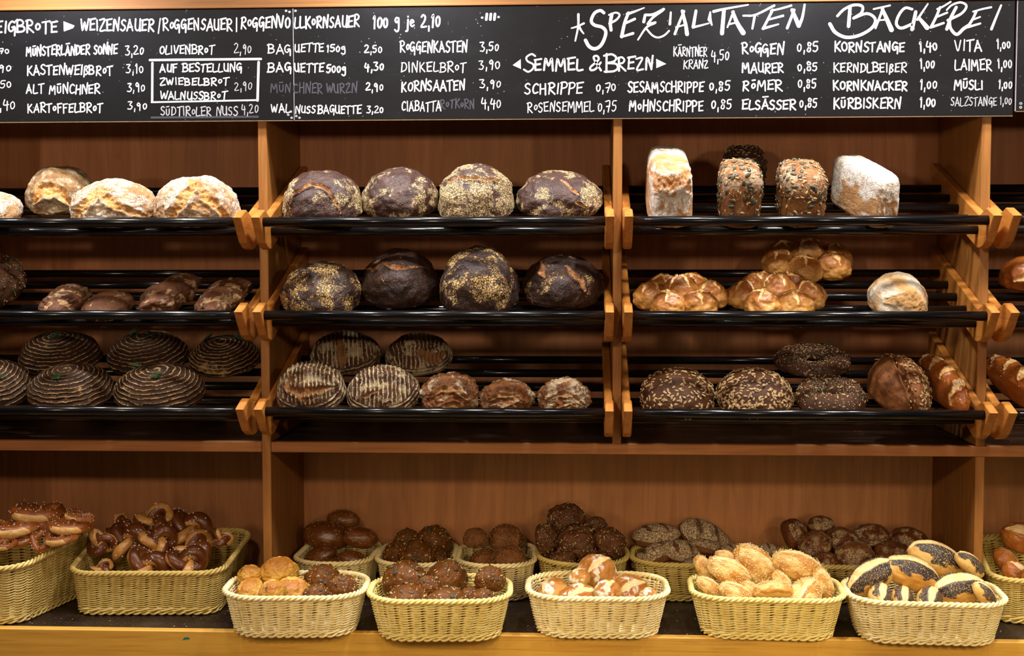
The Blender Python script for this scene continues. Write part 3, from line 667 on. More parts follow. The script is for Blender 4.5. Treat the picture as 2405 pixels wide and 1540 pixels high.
# ------------------------------------------------------------------ dough shapes
def poly_d(U, cuts):
    """cut strength and relief for a list of (points, width, depth, lip)"""
    c = np.zeros(len(U)); d_ = np.zeros(len(U))
    for pts, w_, dep, lip in cuts:
        d, t = segdist(U, pts); ww = w_*(np.sin(np.clip(t, .03, .97)*math.pi)**.5) if len(pts) > 1 else w_
        c = np.maximum(c, 1-sst(.75, 1.05, d/ww)); d_ += -dep*np.clip(1-(d/ww)**2, 0, 1)+lip*np.exp(-((d-ww*1.15)/(ww*.45))**2)
    return c, d_
def loaf(n=40, p=2., flat=.45, amp=.05, freq=2.2, seed=0, cuts=(), rough=.0, facing=True, mod=None):
    """unit loaf: x, y in -1..1, z from 0 to 1; cuts are given in the plane the loaf turns to the front"""
    D, F = csphere(n)
    if p != 2.: V = D/((np.abs(D)**p).sum(1)**(1/p))[:, None]
    else: V = D.copy()
    off = seed*7.31+1.7
    dz = D[:, 2]
    nz = amp*fbm(D*freq+off, 3)+rough*fbm(D*7+off*2, 3, .6)
    front = (-.92*D[:, 1]+.38*dz) > -.15 if facing else dz > -.1
    U = np.stack([V[:, 0], V[:, 2]*.92+V[:, 1]*.38], 1) if facing else V[:, :2].copy()
    warp = np.stack([fbm(D*3+off, 2), fbm(D*3+off+9, 2)], 1)*.06
    c, dd = poly_d(U+warp, cuts) if cuts else (np.zeros(len(D)), np.zeros(len(D)))
    c = c*front; dd = dd*front+c*.03*fbm(D*11+off, 3, .6)
    k = 1+nz+dd
    if mod is not None: k = k+mod(D, V)
    V = V*k[:, None]
    z = V[:, 2]; V[:, 2] = np.where(z > 0, z, -flat*np.abs(z)**.6)
    V[:, 2] = (V[:, 2]-V[:, 2].min()); V[:, 2] /= V[:, 2].max()
    fl = .8*fbm(D*1.6+off+5, 3)+.2*fbm(D*5+off, 2)
    return V, F, {'cut': c, 'fl': fl, 'top': np.clip(D[:, 2]*.5+.5, 0, 1)}, D
def seeds(V, N, ok, count, size, seed, form=2, tilt=.15, jit=.004, sink=.25):
    rs = np.random.RandomState(seed+100); idx = np.flatnonzero(ok)
    if not len(idx): return np.zeros((0, 3)), np.zeros((0, 4), int)
    pick = rs.choice(idx, count, replace=count > len(idx))
    D, F = csphere(form); S = D*np.array(size)*.5
    if form > 1: S[:, 1] *= (1-.35*np.clip(D[:, 0], 0, 1)**2)
    n = N[pick]+rs.normal(size=(count, 3))*tilt; n /= np.linalg.norm(n, axis=1)[:, None]
    t = rs.normal(size=(count, 3)); t -= (t*n).sum(1)[:, None]*n; t /= np.linalg.norm(t, axis=1)[:, None]; b = np.cross(n, t)
    sc = rs.uniform(.8, 1.15, count)[:, None]
    pos = V[pick]+t*rs.normal(size=(count, 1))*jit+b*rs.normal(size=(count, 1))*jit+n*(size[2]*.5-size[2]*sink)
    Q = pos[:, None, :]+sc[:, :, None]*(S[None, :, 0:1]*t[:, None, :]+S[None, :, 1:2]*b[:, None, :]+S[None, :, 2:3]*n[:, None, :])
    FF = (F[None]+(np.arange(count)*len(D))[:, None, None]).reshape(-1, F.shape[1])
    return Q.reshape(-1, 3), FF
M['sunflower'] = plain('sunflower_seed', (.42, .28, .135), .5, .35, .35, 90)
M['pumpkinseed'] = plain('pumpkin_seed', (.060, .054, .033), .4, .4, .5, 120)
M['sesameseed'] = plain('sesame_seed', (.80, .64, .38), .5, .35, .18, 150)
M['salt'] = plain('coarse_salt', (.85, .83, .80), .35, .5)
M['grain'] = plain('cracked_grain', (.42, .27, .12), .55, .35, .45, 200)
M['carawayseed'] = plain('caraway_seed', (.36, .22, .10), .5, .35, .3, 200)
M['flake'] = plain('oat_flake', (.55, .42, .25), .6, .3, .25, 150)
M['green'] = plain('rosemary_green', (.06, .13, .045), .5, .4, .3, 100)
SEED = {'sunflower': ('sunflower_seed_topping', 'sunflower', (.0105, .0052, .0026), 2), 'pumpkin': ('pumpkin_seed_topping', 'pumpkinseed', (.0135, .0075, .003), 2), 'sesame': ('sesame_topping', 'sesameseed', (.0036, .0022, .0014), 1),
        'salt': ('salt_topping', 'salt', (.0024, .0022, .002), 1), 'grain': ('cracked_grain_topping', 'grain', (.0042, .0028, .0018), 1), 'caraway': ('caraway_topping', 'carawayseed', (.0075, .0022, .0016), 1), 'flake': ('oat_flake_topping', 'flake', (.006, .0045, .001), 1)}
def topping(kind, V, F, ok, count, seed, parent, scale=1.):
    nm, mt, sz, fm = SEED[kind]; N = normals(V, F)
    Q, FF = seeds(V, N, ok, count, tuple(x*scale for x in sz), seed, fm)
    o = make(nm, Q, FF, M[mt], parent); o['kind'] = 'stuff'; return o

# crust materials
W_ = (.78, .70, .58)
M['rustic'] = crust('floury_rustic_crust', (.36, .20, .09), (.50, .31, .15), 25, cut=(.72, .40, .12), cut2=(.42, .17, .04), flour=(.68, .60, .48), fthr=.47, fsc=30, fw=.10, flb=.25, crack=.8, crsc=95, crw=.10, rough=.7, bump=.7, bd=.004)
M['rustic_tan'] = crust('tan_rustic_crust', (.27, .15, .065), (.38, .23, .10), 25, cut=(.78, .44, .14), cut2=(.50, .20, .05), flour=(.52, .42, .27), fthr=.47, fsc=35, fw=.09, flb=.25, crack=.7, crsc=110, crw=.08, rough=.7, bump=.7, bd=.004)
M['dark'] = crust('dark_floury_crust', (.060, .028, .020), (.105, .050, .033), 30, cut=(.50, .23, .07), cut2=(.24, .09, .03), flour=(.60, .44, .21), fthr=.585, fsc=34, fw=.04, flb=.2, crack=.95, crsc=200, crw=.18, rough=.44, spec=.42, bump=.55, bd=.003)
M['darker'] = crust('nearly_black_floury_crust', (.035, .016, .011), (.075, .034, .02), 30, cut=(.40, .18, .055), cut2=(.20, .075, .025), flour=(.62, .40, .14), fthr=.57, fsc=32, fw=.035, flb=.2, crack=1., crsc=170, crw=.2, rough=.44, spec=.38, bump=.6, bd=.003)
M['boxwhite'] = crust('flour_white_tin_crust', (.42, .23, .10), (.58, .36, .18), 30, cut=(.60, .28, .08), cut2=(.36, .14, .04), flour=(.74, .69, .61), fthr=.56, fsc=26, fw=.07, flb=.36, crack=.6, crsc=60, crw=.07, rough=.75, bump=.6, bd=.004)
M['seedcrust'] = crust('brown_grain_crust', (.20, .085, .03), (.32, .15, .05), 40, flour=(.42, .29, .18), fthr=.66, fsc=60, fw=.08, flb=.2, rough=.6, bump=.8, bd=.004)
M['seeddark'] = crust('dark_grain_crust', (.085, .038, .018), (.15, .07, .03), 40, cut=(.30, .15, .06), rough=.5, bump=.8, bd=.004, dark=(.04, .018, .01))
M['kranz'] = crust('golden_plait_crust', (.56, .28, .07), (.74, .45, .15), 22, cut=(.86, .62, .27), cut2=(.66, .36, .10), top=((.36, .13, .024), .45, 1.05), rough=.38, spec=.45, bump=.35, coat=.15)
M['pale'] = crust('pale_wheat_crust', (.55, .33, .14), (.68, .45, .22), 22, cut=(.46, .26, .09), cut2=(.40, .22, .07), flour=(.64, .56, .44), fthr=.55, fsc=20, fw=.1, flb=.35, crack=.3, crsc=60, rough=.7, bump=.6, bd=.004)
M['wurzn'] = crust('twisted_root_crust', (.11, .046, .019), (.18, .076, .028), 28, cut=(.46, .30, .16), cut2=(.28, .13, .05), flour=(.46, .32, .17), fthr=.60, fsc=38, fw=.06, flb=.15, rough=.5, bump=.7, bd=.004)
M['spiral'] = crust('ringed_rye_crust', (.050, .024, .013), (.085, .040, .019), 26, cut=(.24, .10, .035), flour=(.66, .42, .18), fthr=.66, fsc=40, fw=.06, flb=.14, ring=1, rthr=.70, rough=.6, bump=.8, bd=.004)
M['stripe'] = crust('striped_rye_crust', (.085, .038, .018), (.14, .065, .028), 26, cut=(.28, .125, .04), cut2=(.20, .08, .025), flour=(.66, .52, .31), fthr=.60, fsc=40, fw=.07, flb=.2, ring=1, rthr=.56, rough=.6, bump=.8, bd=.004)
M['walnut'] = crust('rugged_walnut_crust', (.20, .082, .03), (.32, .14, .045), 35, cut=(.40, .20, .07), flour=(.64, .50, .32), fthr=.58, fsc=26, fw=.07, flb=.22, crack=.3, crsc=90, rough=.6, bump=.9, bd=.005, dark=(.07, .03, .014), dsc=60)
M['sunf'] = crust('dark_sunflower_crust', (.085, .036, .016), (.15, .066, .027), 30, rough=.5, bump=.6)
M['lye'] = crust('lye_brown_crust', (.28, .085, .018), (.42, .15, .03), 25, cut=(.80, .56, .25), cut2=(.62, .36, .12), rough=.28, spec=.5, bump=.3, coat=.35)
M['knot'] = crust('dark_pretzel_crust', (.56, .29, .085), (.46, .20, .05), 25, top=((.17, .055, .013), .25, .7), cut=(.58, .31, .09), cut2=(.44, .19, .045), rough=.3, spec=.45, bump=.25, coat=.2)
M['cheese'] = crust('golden_cheese_crust', (.56, .30, .05), (.70, .44, .09), 30, top=((.44, .18, .022), .5, 1.1), rough=.38, bump=.7, bd=.004, coat=.2, cut=(.80, .46, .10), cut2=(.55, .2, .03))
M['pumpkin'] = crust('pumpkin_roll_crust', (.125, .048, .009), (.21, .088, .017), 40, rough=.5, spec=.16, bump=.4, coat=.04, dark=(.07, .024, .008), dsc=80)
M['kaiser'] = crust('wheat_roll_crust', (.54, .32, .085), (.63, .42, .14), 20, cut=(.66, .50, .25), cut2=(.56, .37, .14), top=((.38, .15, .022), .42, 1.0), flour=(.80, .73, .62), fthr=.66, fsc=30, fw=.07, flb=.22, rough=.5, bump=.35)
M['sesame'] = crust('sesame_roll_crust', (.64, .42, .14), (.74, .55, .25), 14, cut=(.76, .58, .30), cut2=(.66, .44, .18), blush=((.46, .20, .035), -.3, .35), rough=.42, bump=.3, coat=.1)
M['poppy'] = crust('poppy_roll_crust', (.54, .28, .06), (.74, .52, .20), 9, cut=(.78, .60, .31), cut2=(.68, .44, .16), rough=.42, bump=.4, coat=.05, speck=(.022, .022, .03), spsc=640, spthr=.68)
M['rye'] = crust('floury_rye_roll_crust', (.15, .06, .022), (.24, .10, .035), 30, cut=(.085, .03, .012), cut2=(.06, .02, .01), flour=(.58, .46, .30), fthr=.50, fsc=36, fw=.06, flb=.42, crack=.9, crsc=190, crw=.16, rough=.5, bump=.5)
M['bun'] = crust('dark_brown_bun_crust', (.12, .036, .013), (.19, .066, .02), 24, cut=(.19, .066, .02), flour=(.50, .38, .22), fthr=.63, fsc=30, fw=.05, flb=.30, crack=.9, crsc=190, crw=.16, rough=.4, bump=.4)
M['caraway'] = crust('glossy_dark_roll_crust', (.135, .043, .011), (.23, .088, .020), 26, rough=.3, spec=.45, bump=.25, coat=.25)
M['grainroll'] = crust('grain_roll_crust', (.19, .075, .025), (.30, .13, .045), 40, rough=.5, bump=.8, dark=(.09, .036, .014), dsc=90)
M['rugged'] = crust('dark_rugged_roll_crust', (.12, .048, .017), (.21, .086, .028), 40, rough=.42, spec=.35, bump=.9, bd=.004, coat=.1, dark=(.035, .014, .008), dsc=60)
M['split'] = crust('split_brown_roll_crust', (.42, .15, .035), (.56, .24, .06), 22, cut=(.84, .64, .36), cut2=(.76, .5, .24), rough=.3, bump=.3, coat=.3)

# ------------------------------------------------------------------ loaves on the racks
TI = Matrix.Rotation(SL, 4, 'X')
def rackpoint(row, X, Y):
    return Vector((X, Y, ROWZ[row]+(Y+.045)*math.tan(SL)+.0098/math.cos(SL)+.0006))
def place(V, row, box, b, yaw=0., Y=None, roll=0.):
    """rests unit shape V (x,y +-1, z 0..1) on the rods of a rack; box = (left, right, top) as seen from the shop side"""
    x0, x1, yt = box
    Yc = Y if Y is not None else -.095+b*.97
    X = P((x0+x1)/2, yt, Y=Yc)[0]; a = (x1-x0)/2*.00098; c = .1
    for _ in range(7):
        W = V*np.array([a, b, c])
        L = Matrix.Translation(rackpoint(row, X, Yc)) @ TI @ Matrix.Rotation(yaw, 4, 'Z')
        Mx = np.array(L); Wd = W@Mx[:3, :3].T+Mx[:3, 3]
        u, v = proj(Wd); m0, m1, t = u.min(), u.max(), v.min()
        a *= (x1-x0)/(m1-m0); X += ((x0+x1)-(m0+m1))/2*.00097
        c = max(.03, min(.2, c+(t-yt)*.00098/.93))
    return V*np.array([a, b, c]), L
def bread(name, mat, shape, row, box, b, label, cat='bread', group=None, yaw=0., Y=None, extra=None):
    V, F, A, D = shape
    V, L = place(V, row, box, b, yaw, Y)
    o = make(name, V, F, M[mat], None, A); o.matrix_world = L
    tag(o, label, cat, group)
    if extra: extra(o, V, F, D)
    return o
CUTS = {
 'arch': [([(-.80, -.35), (-.55, .25), (-.15, .52), (.2, .48), (.46, .15), (.60, -.30)], .05, .05, .045)], 'none': [],
 'rustic1': [([(-.62, -.75), (-.55, -.1), (-.25, .45), (.15, .62)], .17, .02, .07), ([(-.1, .55), (.35, .05), (.85, -.2)], .13, .0, .06), ([(.25, -.8), (.45, -.45)], .1, .02, .03)],
 'rustic2': [([(-.38, -.75), (-.32, -.2), (-.05, .25), (.15, .7)], .16, .02, .07), ([(-.05, .8), (.25, .55), (.6, .1), (.85, -.4)], .11, .02, .06), ([(.1, -.1), (.3, .15)], .1, .01, .03)],
 'tan': [([(-.55, -.2), (-.3, .25), (.15, .15), (.55, -.3)], .2, .03, .09)],
 'seam': [([(-.9, .40), (-.4, .56), (.2, .52), (.85, .45)], .04, .05, .045)],
 'crease': [([(-.0, .7), (.2, .5), (.42, .15)], .04, .03, .04), ([(.3, .05), (.6, -.2)], .04, .03, .03)],
 'bare': [([(-.2, .9), (.1, .5), (.3, .2)], .05, .03, .03)],
 'wound': [([(-.52, .75), (-.44, .35)], .10, .02, .03), ([(.05, .65), (.4, .3), (.55, -.05)], .08, .03, .05)],
}
def rings(kx, seed, spiral=True, ox=0., oy=-.12):
    def f(shape):
        V, F, A, D = shape
        q = np.sqrt((D[:, 0]-ox)**2+((D[:, 1]-oy)*1.0)**2); th = np.arctan2(D[:, 1]-oy, D[:, 0]-ox)
        r = np.arccos(np.clip(D[:, 2]*.97, -1, 1))*.55+q*.45
        A['rad'] = r*kx+(th/(2*math.pi) if spiral else 0)
        V *= (1+.007*np.cos(2*math.pi*A['rad'])*(D[:, 2] > -.2))[:, None]
        return shape
    return f
def stripes(kx, kz):
    def f(shape):
        V, F, A, D = shape
        topm = (D[:, 2]*.8-.35*D[:, 1]) > .42
        A['rad'] = np.where(topm, D[:, 0]*kx+D[:, 1]*1.2, np.arccos(np.clip(D[:, 2]*.85-.3*D[:, 1], -1, 1))*kz)
        V *= (1+.010*np.cos(2*math.pi*A['rad']))[:, None]
        return shape
    return f
G1 = 'floury white country loaves on the top rack'
bread('country_loaf', 'rustic', loaf(44, seed=1, amp=.06, cuts=[([(-.1, .6), (.5, .1), (.8, -.5)], .16, .02, .06)]), 0, (-128, 55, 446), .085, 'floury pale country loaf cut off by the picture edge on the top rack')
bread('country_loaf', 'rustic_tan', loaf(48, seed=2, amp=.06, rough=.02, cuts=CUTS['tan']), 0, (57, 222, 389), .10, 'tan crusted loaf with torn golden top standing behind the floury white loaves', yaw=R(12), Y=.085)
bread('country_loaf', 'rustic', loaf(52, seed=3, amp=.06, rough=.02, cuts=CUTS['rustic1']), 0, (162, 374, 418), .085, 'floury white country loaf with curved golden split, beside the tan loaf')
bread('country_loaf', 'rustic', loaf(52, seed=4, amp=.06, rough=.02, cuts=CUTS['rustic2']), 0, (360, 566, 411), .085, 'floury white country loaf with cracked peak, next to the first upright')
for k, (box, cut, sd, lb) in enumerate([((663, 855, 399), 'arch', 11, 'dark floury loaf with an arched split, beside the first upright on the top rack'), ((847, 1030, 390), 'none', 12, 'dark loaf with smooth purple-brown face and pale crackled sides on the top rack'),
                                       ((1028, 1208, 383), 'seam', 13, 'dark loaf with broad yellow flour and a high seam on the top rack'), ((1211, 1416, 399), 'crease', 14, 'dark pointed loaf with a short crease, beside the second upright on the top rack')]):
    s = loaf(52, seed=sd, amp=.055, cuts=CUTS[cut]); s[2]['fl'] += (.35 if k == 2 else -.1)+.55*sst(.35, .8, np.abs(s[3][:, 0]))+.3*sst(.1, -.4, s[3][:, 2])
    bread('farmhouse_loaf', 'dark', s, 0, box, .092, lb, Y=(.0, .042, .0, .042)[k])
for k, (box, cut, sd, lb) in enumerate([((657, 849, 611), 'none', 21, 'nearly black loaf thick with crackled flour, beside the first upright on the middle rack'), ((848, 1034, 582), 'seam', 22, 'nearly black loaf with mostly bare face, second from first upright, middle rack'),
                                       ((1032, 1221, 575), 'none', 23, 'nearly black tall loaf with flour crackle, third from the first upright, middle rack'), ((1226, 1419, 595), 'wound', 24, 'nearly black loaf with orange tears and one white flour spot, beside the second upright')]):
    s = loaf(52, seed=sd, amp=.055, cuts=CUTS[cut]); s[2]['fl'] += (.35, -.35, .2, -.25)[k]
    bread('farmhouse_loaf', 'darker', s, 1, box, .10, lb, Y=(.006, .055, .006, .055)[k])
# tin loaves
def tin(n, seed, dome=.0, p=5., amp=.02, rough=.01, cuts=()):
    V, F, A, D = loaf(n, p=p, flat=1., amp=amp, freq=2, seed=seed, cuts=cuts, rough=rough)
    return V, F, A, D
s = tin(46, 31, cuts=[([(-.95, .42), (-.3, .14), (.1, .16), (.95, .44)], .24, .015, .03), ([(-.8, .25), (-.55, -.1)], .2, .01, .02), ([(.6, .3), (.85, -.15)], .16, .01, .02)]); s[0][:, 0] *= 1-.10*s[0][:, 2]**2; s[2]['fl'] += .9*sst(-.2, .3, s[3][:, 1])*sst(0, .4, s[3][:, 2])+.35*(s[3][:, 1] < -.3)-.12
bread('tin_loaf', 'boxwhite', s, 0, (1515, 1627, 342), .125, 'tall white-topped tin loaf with golden torn middle, beside the second upright')
def seedy(kinds):
    def ex(o, V, F, D):
        for k, (cnt, pred, sc) in enumerate(kinds):
            pass
    return ex
def tops(*spec):
    def ex(o, V, F, D):
        for k, (kind, cnt, pred, sc) in enumerate(spec): topping(kind, V, F, pred(D), cnt, int(abs(V[7, 0])*1e4)+k, o, sc)
    return ex
allup = lambda D: D[:, 2] > -.35
upper = lambda D: D[:, 2] > .25
frontf = lambda D: (D[:, 1] < .2) & (D[:, 2] > -.9)
for box, Y, b, mt, sd, lb in [((1701, 1799, 341), .215, .075, 'seeddark', 32, 'almost black seeded tin loaf mostly hidden behind another tin loaf'), ((1686, 1792, 373), None, .075, 'seedcrust', 33, 'seed covered tin loaf with a second dark loaf right behind it'), ((1822, 1943, 374), None, .085, 'seedcrust', 34, 'seed covered domed tin loaf beside the white floury tin loaf')]:
    s = tin(40, sd, p=4.); s[0][:, 0] *= .93+.10*s[0][:, 2]; s[2]['fl'] += .6*(s[3][:, 2] > .35)
    bread('seeded_tin_loaf', mt, s, 0, box, b, lb, Y=Y, extra=tops(('pumpkin', 100, lambda D: (D[:, 1] < .6) & (D[:, 2] > -.5), 1.15), ('sunflower', 110, lambda D: (D[:, 1] < .6) & (D[:, 2] > -.5), .9), ('grain', 380, lambda D: D[:, 2] > .2, .9)))
s = tin(46, 35, p=6.); s[2]['fl'] += 1.1*sst(-.3, .5, s[3][:, 2]+.35*fbm(s[3]*3, 3))-.25
bread('tin_loaf', 'boxwhite', s, 0, (1952, 2112, 361), .115, 'broad tin loaf dusted thick white, last on the top rack before the third upright', yaw=R(16))
# root twists
def twist(seed, turns=2.6, dep=.17):
    def mod(D, V):
        ph = np.arctan2(D[:, 2], D[:, 0]); return -dep*np.abs(np.sin(ph*1.0+D[:, 1]*turns*1.6+seed))**1.5*1.2+dep*.6
    s = loaf(44, seed=seed, flat=.8, amp=.06, mod=mod, rough=.02)
    ph = np.arctan2(s[3][:, 2], s[3][:, 0]); q = np.sin(ph+s[3][:, 1]*turns*1.6+seed)
    s[2]['cut'] = np.clip(sst(.80, .98, np.abs(q))*.9*(fbm(s[3]*2.5+seed, 2) > -.1), 0, 1); return s
for box, b, sd, yw, Y, lb in [((89, 216, 666), .078, 41, -10, -.015, 'brown twisted root bread with pale folds, first of the twists by the seeded loaf'), ((324, 474, 640), .105, 43, -16, .012, 'long brown twisted root bread with a pointed tip on the middle rack'), ((456, 594, 650), .10, 44, -12, .01, 'brown twisted root bread beside the first upright on the middle rack')]:
    bread('root_bread', 'wurzn', twist(sd), 1, box, b, lb, yaw=R(yw), Y=Y)
bread('small_loaf', 'wurzn', loaf(36, seed=42, amp=.05, rough=.02), 1, (190, 318, 680), .075, 'smooth round brown loaf between the twisted root breads')
s = loaf(40, seed=45, flat=.8, amp=.04)
bread('seeded_loaf', 'seeddark', s, 1, (-140, 62, 597), .13, 'big dark seeded loaf cut off by the picture edge on the middle rack', extra=tops(('pumpkin', 90, lambda D: D[:, 2] > -.3, 1.), ('grain', 300, lambda D: D[:, 2] > -.3, 1.2)))
# wreath loaves of joined rolls
def wreath(row, cx, Y, cyaw, sc, label):
    t = empty('wreath_loaf'); t.matrix_world = Matrix.Translation(rackpoint(row, P(cx, 700, Y=Y)[0], Y)) @ TI @ Matrix.Rotation(cyaw, 4, 'Z'); tag(t, label, 'bread', 'golden wreath loaves of joined rolls')
    for k in range(7):
        r = 0. if k == 6 else .066*sc; th = k*math.pi/3
        q = loaf(26, seed=50+k+int(cx) % 5, amp=.09, rough=.012, flat=.55, facing=False, cuts=[([(-.75, -.1), (-.2, .15), (.3, -.05), (.8, .1)], .12, .07, .07), ([(.0, -.7), (.1, -.1), (-.1, .7)], .10, .05, .05)])
        ro = .0405*sc*(1.08 if k == 6 else 1); V = q[0]*np.array([ro, ro*1.05, .062*sc+(.016 if k == 6 else 0)])
        a = th+.7+k; ca, sa = math.cos(a), math.sin(a)
        V = np.column_stack([V[:, 0]*ca-V[:, 1]*sa+r*math.cos(th), V[:, 0]*sa+V[:, 1]*ca+r*math.sin(th), V[:, 2]])
        make('wreath_roll', V, q[1], M['kranz'], t, q[2])
    return t
wreath(1, 1598, .018, .06, 1.0, 'golden wreath loaf of joined rolls, close to the second upright')
wreath(1, 1822, .02, -.04, 1.03, 'golden wreath loaf in front of the upper wreath on the middle rack')
wreath(1, 1893, .245, .3, 1.06, 'golden wreath loaf lying behind at the back of the rods')
s = loaf(46, seed=61, amp=.05, cuts=[([(-.6, .1), (.2, .15), (.7, -.25)], .3, -.03, .04)]); s[2]['fl'] += .25
bread('wheat_loaf', 'pale', s, 1, (2036, 2180, 637), .085, 'pale floury wheat loaf alone beside the third upright on the middle rack')
bread('baton_roll', 'lye', loaf(32, seed=62, cuts=[([(-.6, -.1), (.7, .2)], .2, .03, .05)]), 1, (2344, 2475, 600), .05, 'dark shiny baton with a pale split, right of the third upright', Y=.13)
# spiral rye loaves with rosemary
def rosemary(o, V, F, D, u, sd):
    N = normals(V, F); rs = np.random.RandomState(sd); i = np.argmin(((D-np.array(u)/np.linalg.norm(u))**2).sum(1)); p = V[i]; n = N[i]
    mb = MB(); t = np.cross(n, rs.normal(size=3)); t /= np.linalg.norm(t); L = .022
    mb.tube([p+n*.002+t*L*(k-.5)+n*.004*k for k in np.linspace(0, 1, 5)], .0009, 5)
    for k in range(14):
        f = k/13; q = p+n*.002+t*L*(f-.5)+n*.004*f; d = t*.6+np.cross(n, t)*(1 if k % 2 else -1)*rs.uniform(.5, 1)+n*rs.uniform(.1, .7); d /= np.linalg.norm(d)
        mb.tube([q, q+d*.007, q+d*.013+n*.001], [.0011, .0012, .0003], 4)
    mb.build('rosemary_sprig', M['green'], o, smooth=True)['label'] = 'green rosemary sprig'
for box, b, Y, sd, us, lb in [((-115, 80, 842), .09, None, 71, [(.4, -.5, .8)], 'ringed rye loaf with rosemary cut off by the picture edge on the bottom rack'), ((62, 271, 850), .09, None, 72, [(-.1, -.45, .8)], 'ringed dark rye loaf with one rosemary sprig, second in the front line'),
                              ((266, 484, 851), .09, None, 73, [(-.45, .2, .8), (.1, -.45, .85)], 'ringed dark rye loaf with two rosemary sprigs, closest to the first upright'), ((42, 243, 775), .09, .185, 74, [(0, -.2, .9)], 'ringed rye loaf with rosemary behind, under the round brown loaf'),
                              ((250, 444, 775), .09, .185, 75, [(.15, -.1, .9), (-.3, 0, .9)], 'ringed rye loaf with rosemary behind, in the middle of the back line'), ((442, 612, 786), .085, .18, 76, [(-.4, .1, .8), (.4, .1, .8)], 'ringed rye loaf with pale flour behind, half hidden by the first upright')]:
    s = rings(9., sd)(loaf(46, seed=sd, amp=.035, flat=.5)); s[2]['fl'] += .4 if sd == 76 else 0
    o = bread('ringed_rye_loaf', 'spiral', s, 2, box, b, lb, Y=Y)
    for k, u in enumerate(us): rosemary(o, np.array([v.co for v in o.data.vertices]), s[1], s[3], u, sd+k)
CROSS = [([(-.35, .62), (-.5, .3), (-.1, .12), (.3, .2), (.8, .25)], .13, .06, .05), ([(-.15, .1), (.05, -.2)], .1, .04, .03)]
for box, b, Y, sd, ct, lb in [((648, 815, 845), .085, None, 81, CROSS, 'striped rye round with a wide brown tear, beside the first upright on the bottom rack'), ((814, 986, 855), .085, None, 82, [([(-.45, .05), (.0, .25)], .06, .04, .03), ([(.0, -.15), (.05, -.45), (.3, -.1)], .06, .04, .03)], 'striped rye round with small cracks on top, second in the front line'),
                              ((728, 896, 774), .08, .19, 83, [([(-.1, .9), (.05, .2), (.1, -.3)], .14, .04, .04)], 'striped rye round behind with a brown gap down its middle'), ((904, 1064, 780), .08, .19, 84, [([(.1, .4), (.5, .1), (.8, .3)], .2, .03, .05)], 'striped rye round behind with a bare brown side')]:
    s = stripes(8.2, 7.2)(loaf(46, seed=sd, amp=.04, cuts=ct)); s[2]['fl'] += .15
    bread('striped_rye_loaf', 'stripe', s, 2, box, b, lb, Y=Y)
for box, sd, lb in [((984, 1126, 871), 91, 'rugged brown walnut loaf next to the striped rye rounds'), ((1125, 1258, 886), 92, 'rugged walnut loaf in the middle of the three'), ((1262, 1391, 882), 93, 'rugged flour streaked walnut loaf beside the second upright')]:
    s = loaf(44, seed=sd, amp=.10, freq=2.6, rough=.06, cuts=[([(-.7, .1), (-.2, .45), (.3, .4), (.8, -.1)], .10, .06, .10), ([(-.4, -.4), (.2, -.1), (.6, -.5)], .1, .05, .09)]); s[2]['fl'] += (-.1, .05, .3)[sd-91]
    bread('walnut_loaf', 'walnut', s, 2, box, .066, lb, Y=-.018)
for box, sd, cnt, lb in [((1504, 1677, 864), 94, 430, 'dark sunflower seed round beside the second upright, with a bare patch'), ((1682, 1862, 864), 95, 760, 'dark round fully covered in sunflower seeds')]:
    bread('sunflower_loaf', 'sunf', loaf(46, seed=sd, amp=.035), 2, box, .088, lb, extra=tops(('sunflower', cnt, allup, 1.)))
def ring_shape(seed, n=72, m=28, R0=.66, r0=.36):
    U, Vv = np.meshgrid(np.arange(n)/n*2*math.pi, np.arange(m)/m*2*math.pi, indexing='ij'); u, v = U.ravel(), Vv.ravel()
    d = np.stack([np.cos(u)*np.cos(v), np.sin(u)*np.cos(v), np.sin(v)], 1)
    rr = r0*(1+.10*fbm(np.stack([np.cos(u)*1.5, np.sin(u)*1.5, v*.3], 1)+seed, 2)+.05*fbm(d*3+seed, 2))
    V = np.stack([np.cos(u)*(R0+rr*np.cos(v)), np.sin(u)*(R0+rr*np.cos(v)), r0*np.sin(v)*np.where(np.sin(v) < 0, .6, 1.1)], 1)
    i = np.arange(n)[:, None]; j = np.arange(m)[None]; a = i*m+j; b = ((i+1) % n)*m+j; c = ((i+1) % n)*m+(j+1) % m; e = i*m+(j+1) % m
    F = np.stack([a.ravel(), b.ravel(), c.ravel(), e.ravel()], 1)
    V[:, 2] -= V[:, 2].min(); V[:, 2] /= V[:, 2].max(); D = d
    return V, F, {'cut': np.zeros(len(V)), 'fl': np.zeros(len(V)), 'top': d[:, 2]*.5+.5}, D
for box, Y, b, sd, lb in [((1866, 2036, 881), None, .078, 96, 'dark seeded ring bread in the front line on the bottom rack'), ((1816, 1999, 806), .20, .085, 97, 'dark seeded ring bread lying behind the other ring')]:
    bread('ring_bread', 'seeddark', ring_shape(sd), 2, box, b, lb, Y=Y, extra=tops(('pumpkin', 40, allup, 1.), ('sunflower', 70, allup, .9), ('sesame', 420, upper, 1.)))
s = loaf(44, seed=98, amp=.05, cuts=[([(-.25, .95), (-.3, .3), (-.2, -.5)], .10, .10, .08)]); s[2]['top'] *= 1
bread('oblong_seed_loaf', 'grainroll', s, 2, (2036, 2187, 829), .10, 'oblong loaf split lengthwise, one half coated with sunflower seeds', yaw=R(12), Y=.005, extra=tops(('sunflower', 460, lambda D: (D[:, 0] > -.30) & (D[:, 2] > -.7), .95)))
def stick(seed, n=4):
    s = loaf(46, seed=seed, flat=.75, amp=.04, facing=False, cuts=[([(-.75, y-.10), (.75, y+.10)], .095, -.02, .05) for y in np.linspace(-.62, .7, n)]); return s
